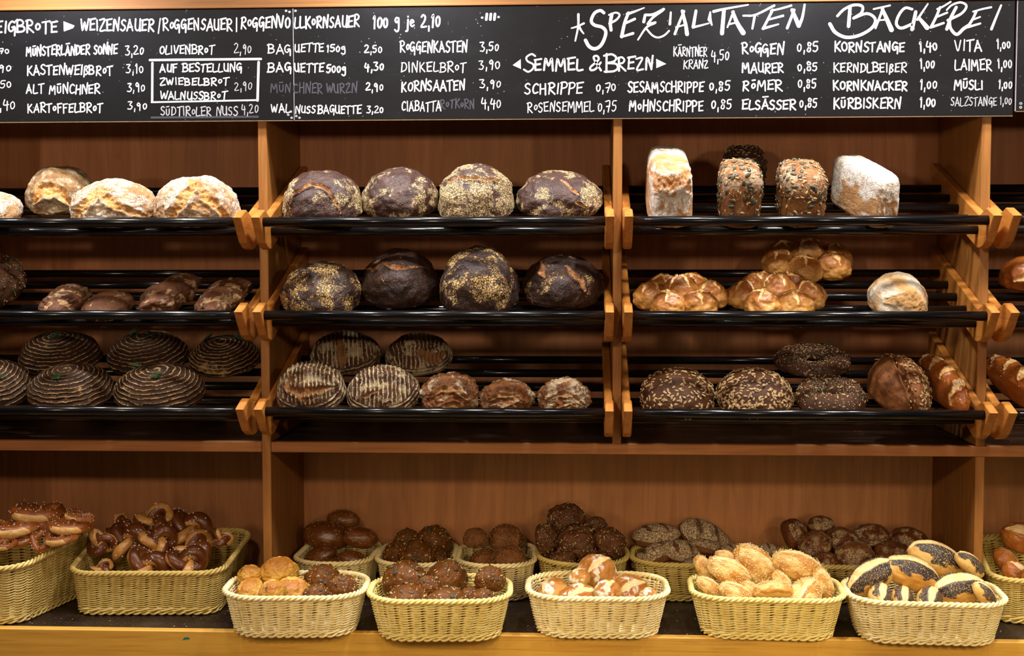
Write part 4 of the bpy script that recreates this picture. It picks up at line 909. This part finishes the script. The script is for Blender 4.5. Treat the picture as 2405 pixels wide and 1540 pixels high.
for box, b, Y, yw, sd, lb in [((2152, 2279, 831), .12, .03, 10, 99, 'shiny lye baguette with pale slashes, leaning beside the third upright'), ((2316, 2470, 831), .125, .035, 14, 100, 'shiny lye baguette with pale slashes, right of the third upright')]:
    s = stick(sd); s[0][:, 0] *= .55
    bread('lye_baguette', 'lye', s, 2, box, b, lb, yaw=R(yw), Y=Y, extra=tops(('salt', 50, upper, .8)))

# ------------------------------------------------------------------ rolls in the baskets
def tube_shape(path, rad, m=16, flat=.8):
    V, F = tube(path, rad, m, False, True)
    q = [f for f in F if len(f) == 4]; ends = [f for f in F if len(f) > 4]
    V = np.asarray(V); n = len(path); C = np.repeat(np.asarray(path), m, 0); D = V-C; D /= np.linalg.norm(D, axis=1)[:, None]+1e-9
    # rounded ends
    for f, c, dr in ((ends[0], path[0], path[0]-path[1]), (ends[1], path[-1], path[-1]-path[-2])):
        i = len(V); dr = np.array(dr)/np.linalg.norm(dr); r = rad[0] if f is ends[0] else rad[-1]
        V = np.vstack([V, np.array(c)+dr*r*.6]); D = np.vstack([D, dr])
        for k in range(len(f)): q.append((f[k], f[(k+1) % len(f)], i, i))
    F = np.array(q)
    V = V+D*.03*fbm(V*3, 2)[:, None]
    return V, F, D
def finish(V, F, D, cut=None, fl=None):
    V = V.copy(); V[:, :2] /= np.abs(V[:, :2]).max(); V[:, 2] -= V[:, 2].min(); V[:, 2] /= V[:, 2].max()
    z = np.zeros(len(V)); return V, F, {'cut': z if cut is None else cut, 'fl': z if fl is None else fl, 'top': D[:, 2]*.5+.5}, D
def tri_quads(F): return [tuple(dict.fromkeys(f)) for f in F.tolist()]
def knot_shape(seed):
    t = np.linspace(.35, 2*math.pi-.05, 64); k = 1+.08*math.sin(seed)
    p = np.column_stack([np.sin(t)+1.55*np.sin(2*t), (np.cos(t)-1.55*np.cos(2*t))*k, -1.15*np.sin(3*t)])
    r = 1.06*(1-.25*np.abs(np.linspace(-1, 1, 64))**4)
    V, F, D = tube_shape(p, r); i = np.arange(len(V)-2); an = (i % 16)/16*2*math.pi; ss = (i//16)/64*2*math.pi
    cut = np.concatenate([sst(.05, 1., np.cos(an-1.7*ss-seed)), [1, 1]])
    return finish(V, F, D, cut)
def pretzel_shape(seed):
    q = smooth_path([(-.50, -.72), (-.2, -.25), (.12, .12), (.45, .55), (.82, .55), (1.0, .1), (.85, -.45), (.5, -.82), (0, -.95), (-.5, -.82), (-.85, -.45), (-1.0, .1), (-.82, .55), (-.45, .55), (-.12, .12), (.2, -.25), (.50, -.72)], 5)
    n = len(q); s = np.linspace(-1, 1, n); z = .10*np.sin(s*9+.4)*(np.abs(s) > .5)+.12*(np.abs(s) > .86)
    r = .215+.13*np.exp(-(s/.28)**2)-.05*np.abs(s)**3
    V, F, D = tube_shape(np.column_stack([q, z]), r)
    a = np.repeat(s, 16); a = np.concatenate([a, [-1, 1]])
    cut = ((np.abs(a) < .26) & (D[:, 1] < -.75)).astype(float)
    return finish(V, F, D, cut)
def mk(kind, v):
    sd = {'cheese': 110, 'pumpkin': 120, 'kaiser': 130, 'sesame': 140, 'poppy': 150, 'rye': 160, 'bun': 170, 'caraway': 180, 'grain': 190, 'rugged': 200, 'split': 210, 'knot': 220, 'pretzel': 230}[kind]+v
    K = dict(n=26, seed=sd, facing=False)
    if kind == 'cheese': s = loaf(amp=.07, rough=.05, flat=.7, cuts=[([(-.5, .2), (0, .35), (.5, .1)], .28, -.04, .05)], **K)
    elif kind == 'pumpkin': s = loaf(amp=.06, rough=.02, flat=.55, **K)
    elif kind == 'kaiser': s = loaf(amp=.05, flat=.7, cuts=[([(-.6, -.35), (0, .05), (.65, .3)], .17, -.02, .06)]+([([(-.1, .6), (0, .05)], .12, -.01, .04)] if v else []), **K); s[2]['fl'] += .5*(s[3][:, 0] < -.1)
    elif kind == 'sesame': s = loaf(amp=.05, flat=.75, cuts=[([(-.85, -.05), (0, .12), (.85, .0)], .16, -.01, .07)], **K)
    elif kind == 'poppy':
        s = loaf(amp=.04, flat=.8, cuts=[([(-.95, -.05), (-.2, .14), (.95, -.02)], .34, -.03, .06)], **K); D = s[3]
        s[2]['fl'] = -.35+1.25*sst(.0, .6, D[:, 2]+.45*fbm(D*1.7+sd, 2))
    elif kind == 'rye': s = loaf(amp=.05, flat=.55, cuts=[([(-.55, .5), (-.25, -.6)], .12, .06, .03), ([(.15, .55), (.5, -.5)], .12, .06, .03)], **K); s[2]['fl'] = .55*(s[3][:, 2] > .15)-.5*(s[3][:, 2] < .1)+.15*s[2]['fl']
    elif kind == 'bun': s = loaf(amp=.05, flat=.7, cuts=[([(-.8, .1), (.0, .2), (.8, -.1)], .3, -.04, .06)], **K); s[2]['fl'] = .45*(s[3][:, 2] > .1)-.5*(s[3][:, 2] < .1)+.3*s[2]['fl']
    elif kind == 'caraway': s = loaf(amp=.03, flat=.6, **K)
    elif kind == 'grain': s = loaf(amp=.05, rough=.02, flat=.6, **K)
    elif kind == 'rugged': s = loaf(amp=.10, rough=.06, flat=.6, **K)
    elif kind == 'split': s = loaf(amp=.05, flat=.8, cuts=[([(-.8, 0), (0, .1), (.8, 0)], .42, -.06, .08)], **K)
    elif kind == 'knot': s = knot_shape(v)
    else: s = pretzel_shape(v)
    a, b, c = {'cheese': (1, .85, 1.45), 'pumpkin': (1, .95, 1.5), 'kaiser': (1, .97, 1.5), 'sesame': (1, .64, 1.0), 'poppy': (1, .66, 1.1), 'rye': (1, .60, .88), 'bun': (1, .92, 1.4), 'caraway': (1, .64, .95), 'grain': (1, .95, 1.5), 'rugged': (1, .9, 1.4), 'split': (1, .72, 1.2), 'knot': (1, .92, .95), 'pretzel': (1, .95, .52)}[kind]
    V = (s[0]-np.array([0, 0, .5]))*np.array([a, b, c])*.05
    NM = {'cheese': 'cheese_roll', 'pumpkin': 'pumpkin_seed_roll', 'kaiser': 'wheat_roll', 'sesame': 'sesame_roll', 'poppy': 'poppy_seed_roll', 'rye': 'rye_roll', 'bun': 'dark_bun', 'caraway': 'caraway_roll', 'grain': 'grain_roll', 'rugged': 'rugged_seed_roll', 'split': 'split_roll', 'knot': 'pretzel_knot', 'pretzel': 'pretzel'}[kind]
    F = s[1] if kind not in ('knot', 'pretzel') else tri_quads(s[1])
    o = make(NM, V, F, M[{'pretzel': 'lye_p', 'grain': 'grainroll'}.get(kind, kind)], None, s[2])
    D = s[3]; Fq = s[1]; up = D[:, 2] > .15
    if kind == 'pumpkin': topping('pumpkin', V, Fq, D[:, 2] > -.2, 13, sd, o, .95); topping('sunflower', V, Fq, D[:, 2] > -.1, 22, sd+1, o, .85); topping('sesame', V, Fq, D[:, 2] > .1, 60, sd+2, o)
    if kind == 'sesame': topping('sesame', V, Fq, (D[:, 2] > .0) & (s[2]['cut'] < .3), 420, sd, o)
    if kind == 'grain': topping('grain', V, Fq, D[:, 2] > -.4, 420, sd, o, .9)
    if kind == 'rugged': topping('sunflower', V, Fq, D[:, 2] > -.3, 40, sd, o, .8); topping('sesame', V, Fq, D[:, 2] > 0, 90, sd+1, o); topping('pumpkin', V, Fq, D[:, 2] > -.2, 8, sd+2, o, 1.)
    if kind == 'caraway': topping('caraway', V, Fq, D[:, 2] > .3, 48, sd, o)
    if kind in ('knot', 'pretzel'): topping('salt', V, Fq, D[:, 2] > (.45 if kind == 'knot' else .2), 34 if kind == 'knot' else 60, sd, o, 1.4 if kind == 'knot' else 1.1)
    if kind == 'cheese': topping('pumpkin', V, Fq, up, 3, sd, o, .9)
    return o, V
M['lye_p'] = crust('pretzel_crust', (.56, .26, .07), (.46, .18, .045), 25, top=((.30, .10, .022), .35, .8), cut=(.80, .56, .25), cut2=(.70, .36, .10), rough=.32, spec=.4, bump=.25, coat=.15)
_mk = {}
def roll_copy(kind, v):
    first = (kind, v) not in _mk
    if first: _mk[kind, v] = mk(kind, v); return _mk[kind, v]
    o, V = _mk[kind, v]; c = o.copy(); COL.objects.link(c)
    for ch in o.children:
        d = ch.copy(); COL.objects.link(d); d.parent = c
    return c, V
NVAR = {'pumpkin': 3, 'sesame': 3, 'poppy': 3, 'kaiser': 2, 'knot': 2, 'rye': 3, 'bun': 2, 'cheese': 2}
def heap(bk, spec, group, rolls, slope=.62):
    """rolls: kind, centre x, y, width, height in the picture, turn in the picture plane, lean to the front, turn about the upright axis, label"""
    B = BK[bk]; wt, dt, hh = spec; X0, Y0 = B.location.x, B.location.y; zr = ZL+hh
    yf, yb = Y0-dt/2+.014, Y0+dt/2-.014
    L = []
    for k, (kind, cx, cy, w_, h_, rot, pit, yaw, lb) in enumerate(rolls):
        d = ray(cx, cy); t = (zr-.012-CAM[2]+slope*(CAM[1]-(yf+.03)))/(d[2]-slope*d[1]); p = CAM+d*t
        o, V = roll_copy(kind, (k+len(bk)) % NVAR.get(kind, 2))
        Rm = Matrix.Rotation(R(rot), 4, 'Y') @ Matrix.Rotation(R(pit), 4, 'X') @ Matrix.Rotation(R(yaw), 4, 'Z')
        W = V@np.array(Rm)[:3, :3].T; u, v = proj(W+p); wu, hv = u.max()-u.min(), v.max()-v.min()
        s = (w_/wu if h_ < .95*w_ else math.sqrt(w_*h_/(wu*hv)))*(1. if kind in ('knot', 'pretzel') else 1.09)
        dim = V.max(0)-V.min(0); r = .5*s*(dim[0]*dim[1]*dim[2])**(1/3)*{'knot': .9, 'pretzel': .7}.get(kind, 1.)
        d = ray(cx, cy-h_/2+hv*s/2)
        p[1] = min(max(p[1], yf+.9*r), yb-.8*r)
        L.append([(p[1]-CAM[1])/d[1], d, r/t, o, W, s/t, k])
    lat = [np.zeros(3) for _ in L]
    for it in range(400):
        mv = 0
        pp = [CAM+a[1]*a[0]+q for a, q in zip(L, lat)]
        for i in range(len(L)):
            for j in range(i):
                a, b = L[i], L[j]; dv = pp[i]-pp[j]; need = 1.02*(a[2]*a[0]+b[2]*b[0]); dd = np.linalg.norm(dv)+1e-6
                if dd < need:
                    q = (need-dd)*.22; sg = 1 if a[0] > b[0] else -1
                    a[0] += sg*q; b[0] -= sg*q; mv += q
                    w3 = dv/dd; w3 = w3-FW*(w3@FW); lat[i] = lat[i]+w3*q*.35; lat[j] = lat[j]-w3*q*.35
        for i, a in enumerate(L):
            m = np.linalg.norm(lat[i])
            if m > .017: lat[i] *= .017/m
            r = a[2]*a[0]; c = CAM+a[1]*a[0]+lat[i]; z = c[2]
            if z < ZL+.012+r*.8: a[0] = (ZL+.012+r*.8-CAM[2])/a[1][2]; c = CAM+a[1]*a[0]+lat[i]; z = c[2]
            fl_ = .03*max(0, zr-z)/hh; hx, hy = wt/2-.011-fl_-r, dt/2-.011-fl_-r*.95
            hx, hy = max(hx, .01), max(hy, .01); dx, dy = c[0]-X0, c[1]-Y0
            if z > zr+.55*r: hx += r*.9; hy += r*.35
            f = (abs(dx)/hx)**4+(abs(dy)/hy)**4
            if f > 1:
                k = f**-.25; a[0] += (dy*k-dy)/a[1][1]; c = CAM+a[1]*a[0]+lat[i]; lat[i][0] += X0+dx*k-c[0]
        if mv < 1e-4: break
    for (t, d, r, o, W, s, k), lq in zip(L, lat):
        _, cx, cy, w_, h_, rot, pit, yaw, lb = rolls[k]; kind = rolls[k][0]; s *= t
        Rm = Matrix.Rotation(R(rot), 4, 'Y') @ Matrix.Rotation(R(pit), 4, 'X') @ Matrix.Rotation(R(yaw), 4, 'Z')
        p = CAM+d*t; u, v = proj(W*s+p)
        q = p+RT*((cx-(u.max()+u.min())/2)*t/FPX)-UP*((cy-h_/2-v.min())*t/FPX)+lq
        o.matrix_world = Matrix.Translation(Vector(q)) @ Rm @ Matrix.Diagonal((s, s, s, 1))
        tag(o, lb, 'pretzel' if kind in ('pretzel', 'knot') else 'bread roll', group)
OV = (.300, .220, .098); LO = (.320, .215, .098); SM = (.180, .250, .096); RO = (.212, .245, .10); DE = (.345, .300, .115); TA = (.37, .36, .145); WI = (.34, .215, .098)
heap('cheese', OV, 'cheese and seed rolls in a front basket', [
 ('cheese', 564, 1383, 66, 56, -25, 15, 70, 'yellow cheese roll at the end of its basket nearest the pretzel knots'), ('cheese', 596, 1363, 58, 46, 0, 10, 0, 'cheese roll half hidden behind the end roll and below the shaggy one'),
 ('cheese', 636, 1336, 92, 62, -6, 5, 20, 'shaggy cheese roll on top, right below the first upright'), ('cheese', 622, 1386, 62, 50, 0, 15, 40, 'small low roll between two cheese rolls at the rim'),
 ('cheese', 685, 1374, 104, 64, -4, 15, 0, 'largest golden cheese roll resting on the front rim'), ('pumpkin', 744, 1357, 88, 58, 20, 20, 0, 'brown seeded roll behind the largest cheese roll'),
 ('pumpkin', 757, 1392, 66, 48, 0, 15, 40, 'low seeded roll just showing above the front rim beside the cheese rolls'), ('pumpkin', 814, 1375, 68, 52, -15, 15, 80, 'seeded roll at the basket end farthest from the cheese rolls')])
heap('pumpkin', OV, 'pumpkin seed rolls in the front basket', [
 ('pumpkin', 931, 1352, 100, 74, 0, 25, 0, 'upper of two stacked pumpkin seed rolls at the basket end by the cheese rolls'), ('pumpkin', 939, 1396, 104, 72, 0, 20, 30, 'pumpkin seed roll at the front rim below another at the end by the cheese rolls'),
 ('pumpkin', 1060, 1357, 92, 62, 0, 25, 60, 'pumpkin seed roll perched at the back, mid basket'), ('pumpkin', 1050, 1394, 100, 66, 0, 20, 90, 'pumpkin seed roll with sesame glints at the front rim, mid basket'),
 ('pumpkin', 1145, 1362, 68, 58, 5, 20, 20, 'lone upright pumpkin seed roll by the far wall of its basket'), ('pumpkin', 1152, 1400, 66, 40, 0, 15, 50, 'pumpkin seed roll showing only its top above the curved rim end'),
 ('pumpkin', 993, 1390, 50, 56, 0, 15, 10, 'shaded pumpkin seed roll in the gap between two front ones'), ('pumpkin', 1108, 1398, 48, 40, 0, 15, 80, 'small shaded pumpkin seed roll low beside the glinting one')])
heap('kaiser', OV, 'floury wheat rolls in a front basket', [
 ('kaiser', 1288, 1383, 74, 54, -25, 10, 30, 'speckled pale wheat roll lying at the empty end of its basket'), ('kaiser', 1347, 1388, 98, 62, 5, 30, 0, 'wheat roll with thick white flour and a split, at the front rim'),
 ('kaiser', 1416, 1346, 88, 72, 8, 40, 20, 'topmost browned wheat roll with a star split'), ('kaiser', 1427, 1393, 62, 56, 10, 30, 40, 'narrow wheat roll squeezed between two bigger ones at the rim'),
 ('kaiser', 1490, 1372, 98, 76, 10, 45, 10, 'large round wheat roll with a pale gash beside the rim'), ('kaiser', 1365, 1362, 48, 38, 0, 10, 0, 'pale wheat roll peeking out behind the thick floured one'), ('kaiser', 1549, 1396, 44, 36, 0, 10, 0, 'wheat roll almost hidden beside the large round one at the basket end')])
heap('sesame', LO, 'sesame rolls heaped in a basket', [
 ('sesame', 1653, 1378, 58, 52, 35, 20, 0, 'sesame roll with a shiny bare end at the near corner of its basket'), ('sesame', 1660, 1332, 56, 58, 60, 20, 0, 'sesame roll standing behind the corner roll'), ('sesame', 1712, 1342, 98, 68, 28, 25, 0, 'sesame roll with browned lower edge under the topmost one'),
 ('sesame', 1716, 1386, 80, 54, 30, 15, 0, 'smooth sesame roll leaning on the front rim'), ('sesame', 1772, 1325, 106, 96, 42, 45, 0, 'topmost big sesame roll lying across the heap'), ('sesame', 1706, 1312, 50, 40, 20, 10, 0, 'sesame roll peeking out behind the topmost one'),
 ('sesame', 1870, 1326, 114, 68, 20, 20, 0, 'long sesame roll with golden belly on the side toward the poppy rolls'), ('sesame', 1817, 1393, 92, 62, 0, -50, 0, 'sesame roll showing its pale hollow underside at the front rim'), ('sesame', 1842, 1366, 54, 56, 60, 30, 0, 'sesame roll wedged upright behind the pale underside'),
 ('sesame', 1899, 1385, 78, 64, 12, 30, 60, 'stubby sesame roll at the front rim on the poppy side'), ('sesame', 1936, 1368, 48, 70, 70, 30, 0, 'sesame roll stood on end at the basket wall by the poppy rolls'), ('sesame', 1766, 1388, 56, 52, 40, 10, 0, 'bare shaded sesame roll low under the topmost one')])
heap('poppy', LO, 'poppy seed rolls heaped in a basket', [
 ('poppy', 2042, 1354, 106, 88, -35, 35, 0, 'poppy roll with a wide bare stripe at the basket end by the sesame rolls'), ('poppy', 2143, 1341, 124, 78, 20, 20, 0, 'poppy roll lying in the middle of the heap, dark toward the poppy top'), ('poppy', 2198, 1306, 124, 76, 22, 15, 0, 'topmost long poppy roll with pale underside'),
 ('poppy', 2271, 1326, 66, 62, 40, 10, 0, 'poppy roll mostly hidden behind the topmost one'), ('poppy', 2069, 1393, 54, 56, 20, 20, 80, 'first of three upright poppy rolls at the front rim, by the striped end roll'), ('poppy', 2123, 1398, 54, 52, 20, 20, 85, 'middle one of three upright poppy rolls at the front rim'), ('poppy', 2178, 1400, 58, 52, 20, 20, 75, 'third of three upright poppy rolls at the front rim, by the big striped roll'),
 ('poppy', 2260, 1382, 122, 82, -12, 35, 0, 'big poppy roll with a broad bare stripe near the basket end'), ('poppy', 2331, 1393, 54, 58, 50, 20, 0, 'poppy roll tucked at the far end beside the big striped one')])
heap('edge', DE, 'split brown rolls in the basket at the edge', [
 ('split', 2331, 1322, 54, 78, 55, 10, 0, 'brown shiny roll at the wall of the cut off basket'), ('split', 2372, 1346, 62, 76, 50, 40, 0, 'roll with a pale split below the floury one'), ('split', 2392, 1282, 98, 84, 20, 50, 0, 'topmost brown roll with a floury face at the picture edge'), ('split', 2412, 1362, 60, 60, 40, 40, 0, 'roll barely in view at the picture edge, under the floury one')])
heap('caraway', SM, 'glossy caraway rolls in a small basket', [
 ('caraway', 768, 1271, 104, 66, 8, 35, 0, 'large glossy dark roll with caraway on top of its basket'), ('caraway', 847, 1268, 78, 62, 20, 35, 20, 'glossy roll with bare shiny front beside the large caraway roll'), ('caraway', 802, 1232, 72, 42, 5, 15, 0, 'caraway roll at the very back of the heap'),
 ('caraway', 722, 1303, 72, 54, -25, 25, 0, 'dark dotted roll leaning toward the first upright'), ('caraway', 785, 1324, 80, 36, 0, 5, 0, 'slim roll lying flat on the front rim under the large caraway roll'), ('caraway', 818, 1312, 62, 34, 8, 5, 0, 'slim caraway roll just behind the one flat on the rim')])
heap('seedback', SM, 'seeded rolls in a small basket', [
 ('pumpkin', 984, 1302, 82, 74, 0, 35, 0, 'orange faced pumpkin seed roll in front of the small basket heap'), ('pumpkin', 919, 1297, 66, 62, 0, 20, 40, 'shaded seeded roll beside the orange faced one'), ('pumpkin', 1027, 1268, 78, 58, 10, 20, 0, 'pumpkin seed roll at the back against the rim in the small basket'), ('pumpkin', 957, 1262, 58, 36, 0, 15, 10, 'seeded roll at the back showing only its seed top'), ('pumpkin', 1035, 1306, 40, 50, 20, 20, 0, 'seeded roll in shadow low by the small basket wall')])
heap('grain', SM, 'round grain rolls in a small basket', [
 ('grain', 1119, 1316, 86, 58, 0, 25, 0, 'grain crusted roll at the front rim beside the pumpkin seed rolls'), ('grain', 1204, 1311, 76, 66, 0, 25, 20, 'grain crusted roll at the front rim by the round basket'), ('grain', 1181, 1268, 78, 58, 10, 20, 0, 'top grain crusted roll in the small basket'), ('grain', 1122, 1270, 56, 46, 0, 10, 0, 'pale sided grain roll at the back of the small basket')])
heap('rugged', RO, 'rugged seed rolls in the round basket', [
 ('rugged', 1350, 1263, 100, 74, 0, 35, 0, 'largest rugged roll facing front in the round basket'), ('rugged', 1332, 1208, 86, 48, -5, 10, 30, 'rugged roll crowning the round basket heap'), ('rugged', 1430, 1273, 66, 78, 40, 20, 0, 'rugged roll with orange patch at the wall by the rye rolls'),
 ('rugged', 1286, 1266, 42, 76, 80, 10, 0, 'rugged roll stood on edge at the wall by the grain rolls'), ('rugged', 1322, 1306, 60, 42, 0, 15, 20, 'small rugged roll low at the front rim below the largest'), ('rugged', 1391, 1310, 64, 40, 0, 15, 60, 'small rugged roll at the front rim behind the topmost wheat roll'), ('rugged', 1257, 1243, 38, 30, 20, 10, 0, 'tip of a rugged roll jutting out over the rim'), ('rugged', 1402, 1230, 46, 36, 20, 10, 40, 'rugged roll at the back, under the crowning one')], .8)
heap('rye', WI, 'floury rye rolls in a basket', [
 ('rye', 1523, 1257, 108, 56, -4, 15, 0, 'floury rye roll at the back near the round basket'), ('rye', 1552, 1289, 108, 64, -26, -5, 0, 'long brown rye roll lying slantwise across the heap'), ('rye', 1650, 1259, 112, 60, 25, 40, 0, 'floury slashed rye roll on top at the back'), ('rye', 1646, 1283, 88, 40, 15, -20, 0, 'rye roll showing its bare brown underside'),
 ('rye', 1590, 1302, 92, 50, 10, 40, 0, 'crackled floury rye roll mid heap with a dark slash'), ('rye', 1633, 1318, 80, 46, 8, 10, 0, 'rye roll on the front rim beside the sesame rolls'), ('rye', 1565, 1331, 88, 34, 8, 0, 0, 'flat rye roll lowest on the front rim'), ('rye', 1706, 1297, 62, 44, -20, 30, 0, 'rye roll half hidden behind the sesame heap'), ('rye', 1812, 1292, 52, 36, 20, 30, 0, 'rye roll alone at the empty end of the basket behind the sesame heap')], .75)
heap('brown', WI, 'dark brown buns in a basket', [
 ('bun', 1878, 1257, 72, 72, 60, 10, 0, 'smooth dark bun stood on edge at the back by the rim'), ('bun', 1913, 1276, 76, 52, -20, 35, 0, 'bun with crackled flour beside the edge-on bun'), ('bun', 1934, 1236, 60, 42, 0, 10, 0, 'shadowed bun at the very back above the floury one'), ('bun', 2006, 1299, 94, 74, 5, 40, 0, 'big round brown bun facing front behind the poppy rolls'),
 ('bun', 1972, 1257, 78, 42, 5, 20, 0, 'bun with floury edge behind the big round bun'), ('bun', 1922, 1315, 60, 46, 0, 20, 0, 'low bun at the front rim beside the long sesame roll'), ('bun', 2096, 1294, 88, 58, 0, 30, 0, 'brown bun right behind the top poppy rolls'), ('bun', 2043, 1254, 88, 48, 0, 10, 0, 'nearly black bun in the shade at the back, mid basket'), ('bun', 2132, 1260, 90, 46, 10, 10, 0, 'nearly black bun at the back beside the third upright')], .75)
heap('knot', DE, 'salted pretzel knots in the squarish basket', [
 ('knot', 360, 1217, 96, 76, 0, 50, 20, 'pretzel knot crowning the heap'), ('knot', 303, 1261, 96, 82, -30, 50, 70, 'pretzel knot below the crowning one on the pretzel side'), ('knot', 362, 1268, 96, 67, 10, 45, 140, 'pretzel knot in the centre of the heap with a pale twist'), ('knot', 243, 1277, 69, 73, 40, 50, 10, 'pretzel knot leaning at the basket wall by the pretzels'),
 ('knot', 283, 1232, 62, 49, 0, 35, 60, 'pretzel knot at the back by the pretzel basket'), ('knot', 345, 1304, 108, 58, 0, 45, 90, 'wide pretzel knot at the front rim, mid basket'), ('knot', 227, 1332, 58, 44, 0, 40, 30, 'low pretzel knot alone in the front corner'), ('knot', 455, 1306, 103, 64, 0, 50, 120, 'pretzel knot at the front rim on the upright side'),
 ('knot', 451, 1267, 103, 49, 0, 35, 40, 'pretzel knot resting on the one at the upright side'), ('knot', 451, 1233, 107, 58, 5, 40, 100, 'pale pretzel knot at the back on the upright side'), ('knot', 532, 1264, 51, 47, 30, 40, 0, 'pretzel knot alone in the dark far corner')], .75)
heap('pretzel', TA, 'salted pretzels in the large basket', [
 ('pretzel', 77, 1256, 108, 70, 0, 40, 170, 'pretzel standing up at the front rim showing its loop'), ('pretzel', 40, 1232, 128, 48, -4, 8, 8, 'pretzel lying flat with its pale split belly to the front'), ('pretzel', 88, 1196, 134, 34, 4, 6, 0, 'pretzel lying flat on top of the heap'), ('pretzel', 166, 1229, 114, 36, 4, 6, 6, 'pretzel lying flat toward the pretzel knots'), ('pretzel', 145, 1264, 84, 34, -5, 6, -10, 'pretzel low at the basket wall by the pretzel knots'), ('pretzel', 188, 1209, 72, 30, 10, 8, -30, 'pretzel at the back by the wall of the unit'), ('pretzel', 8, 1280, 70, 50, 10, 20, 0, 'pretzel partly cut by the picture edge')], .6)
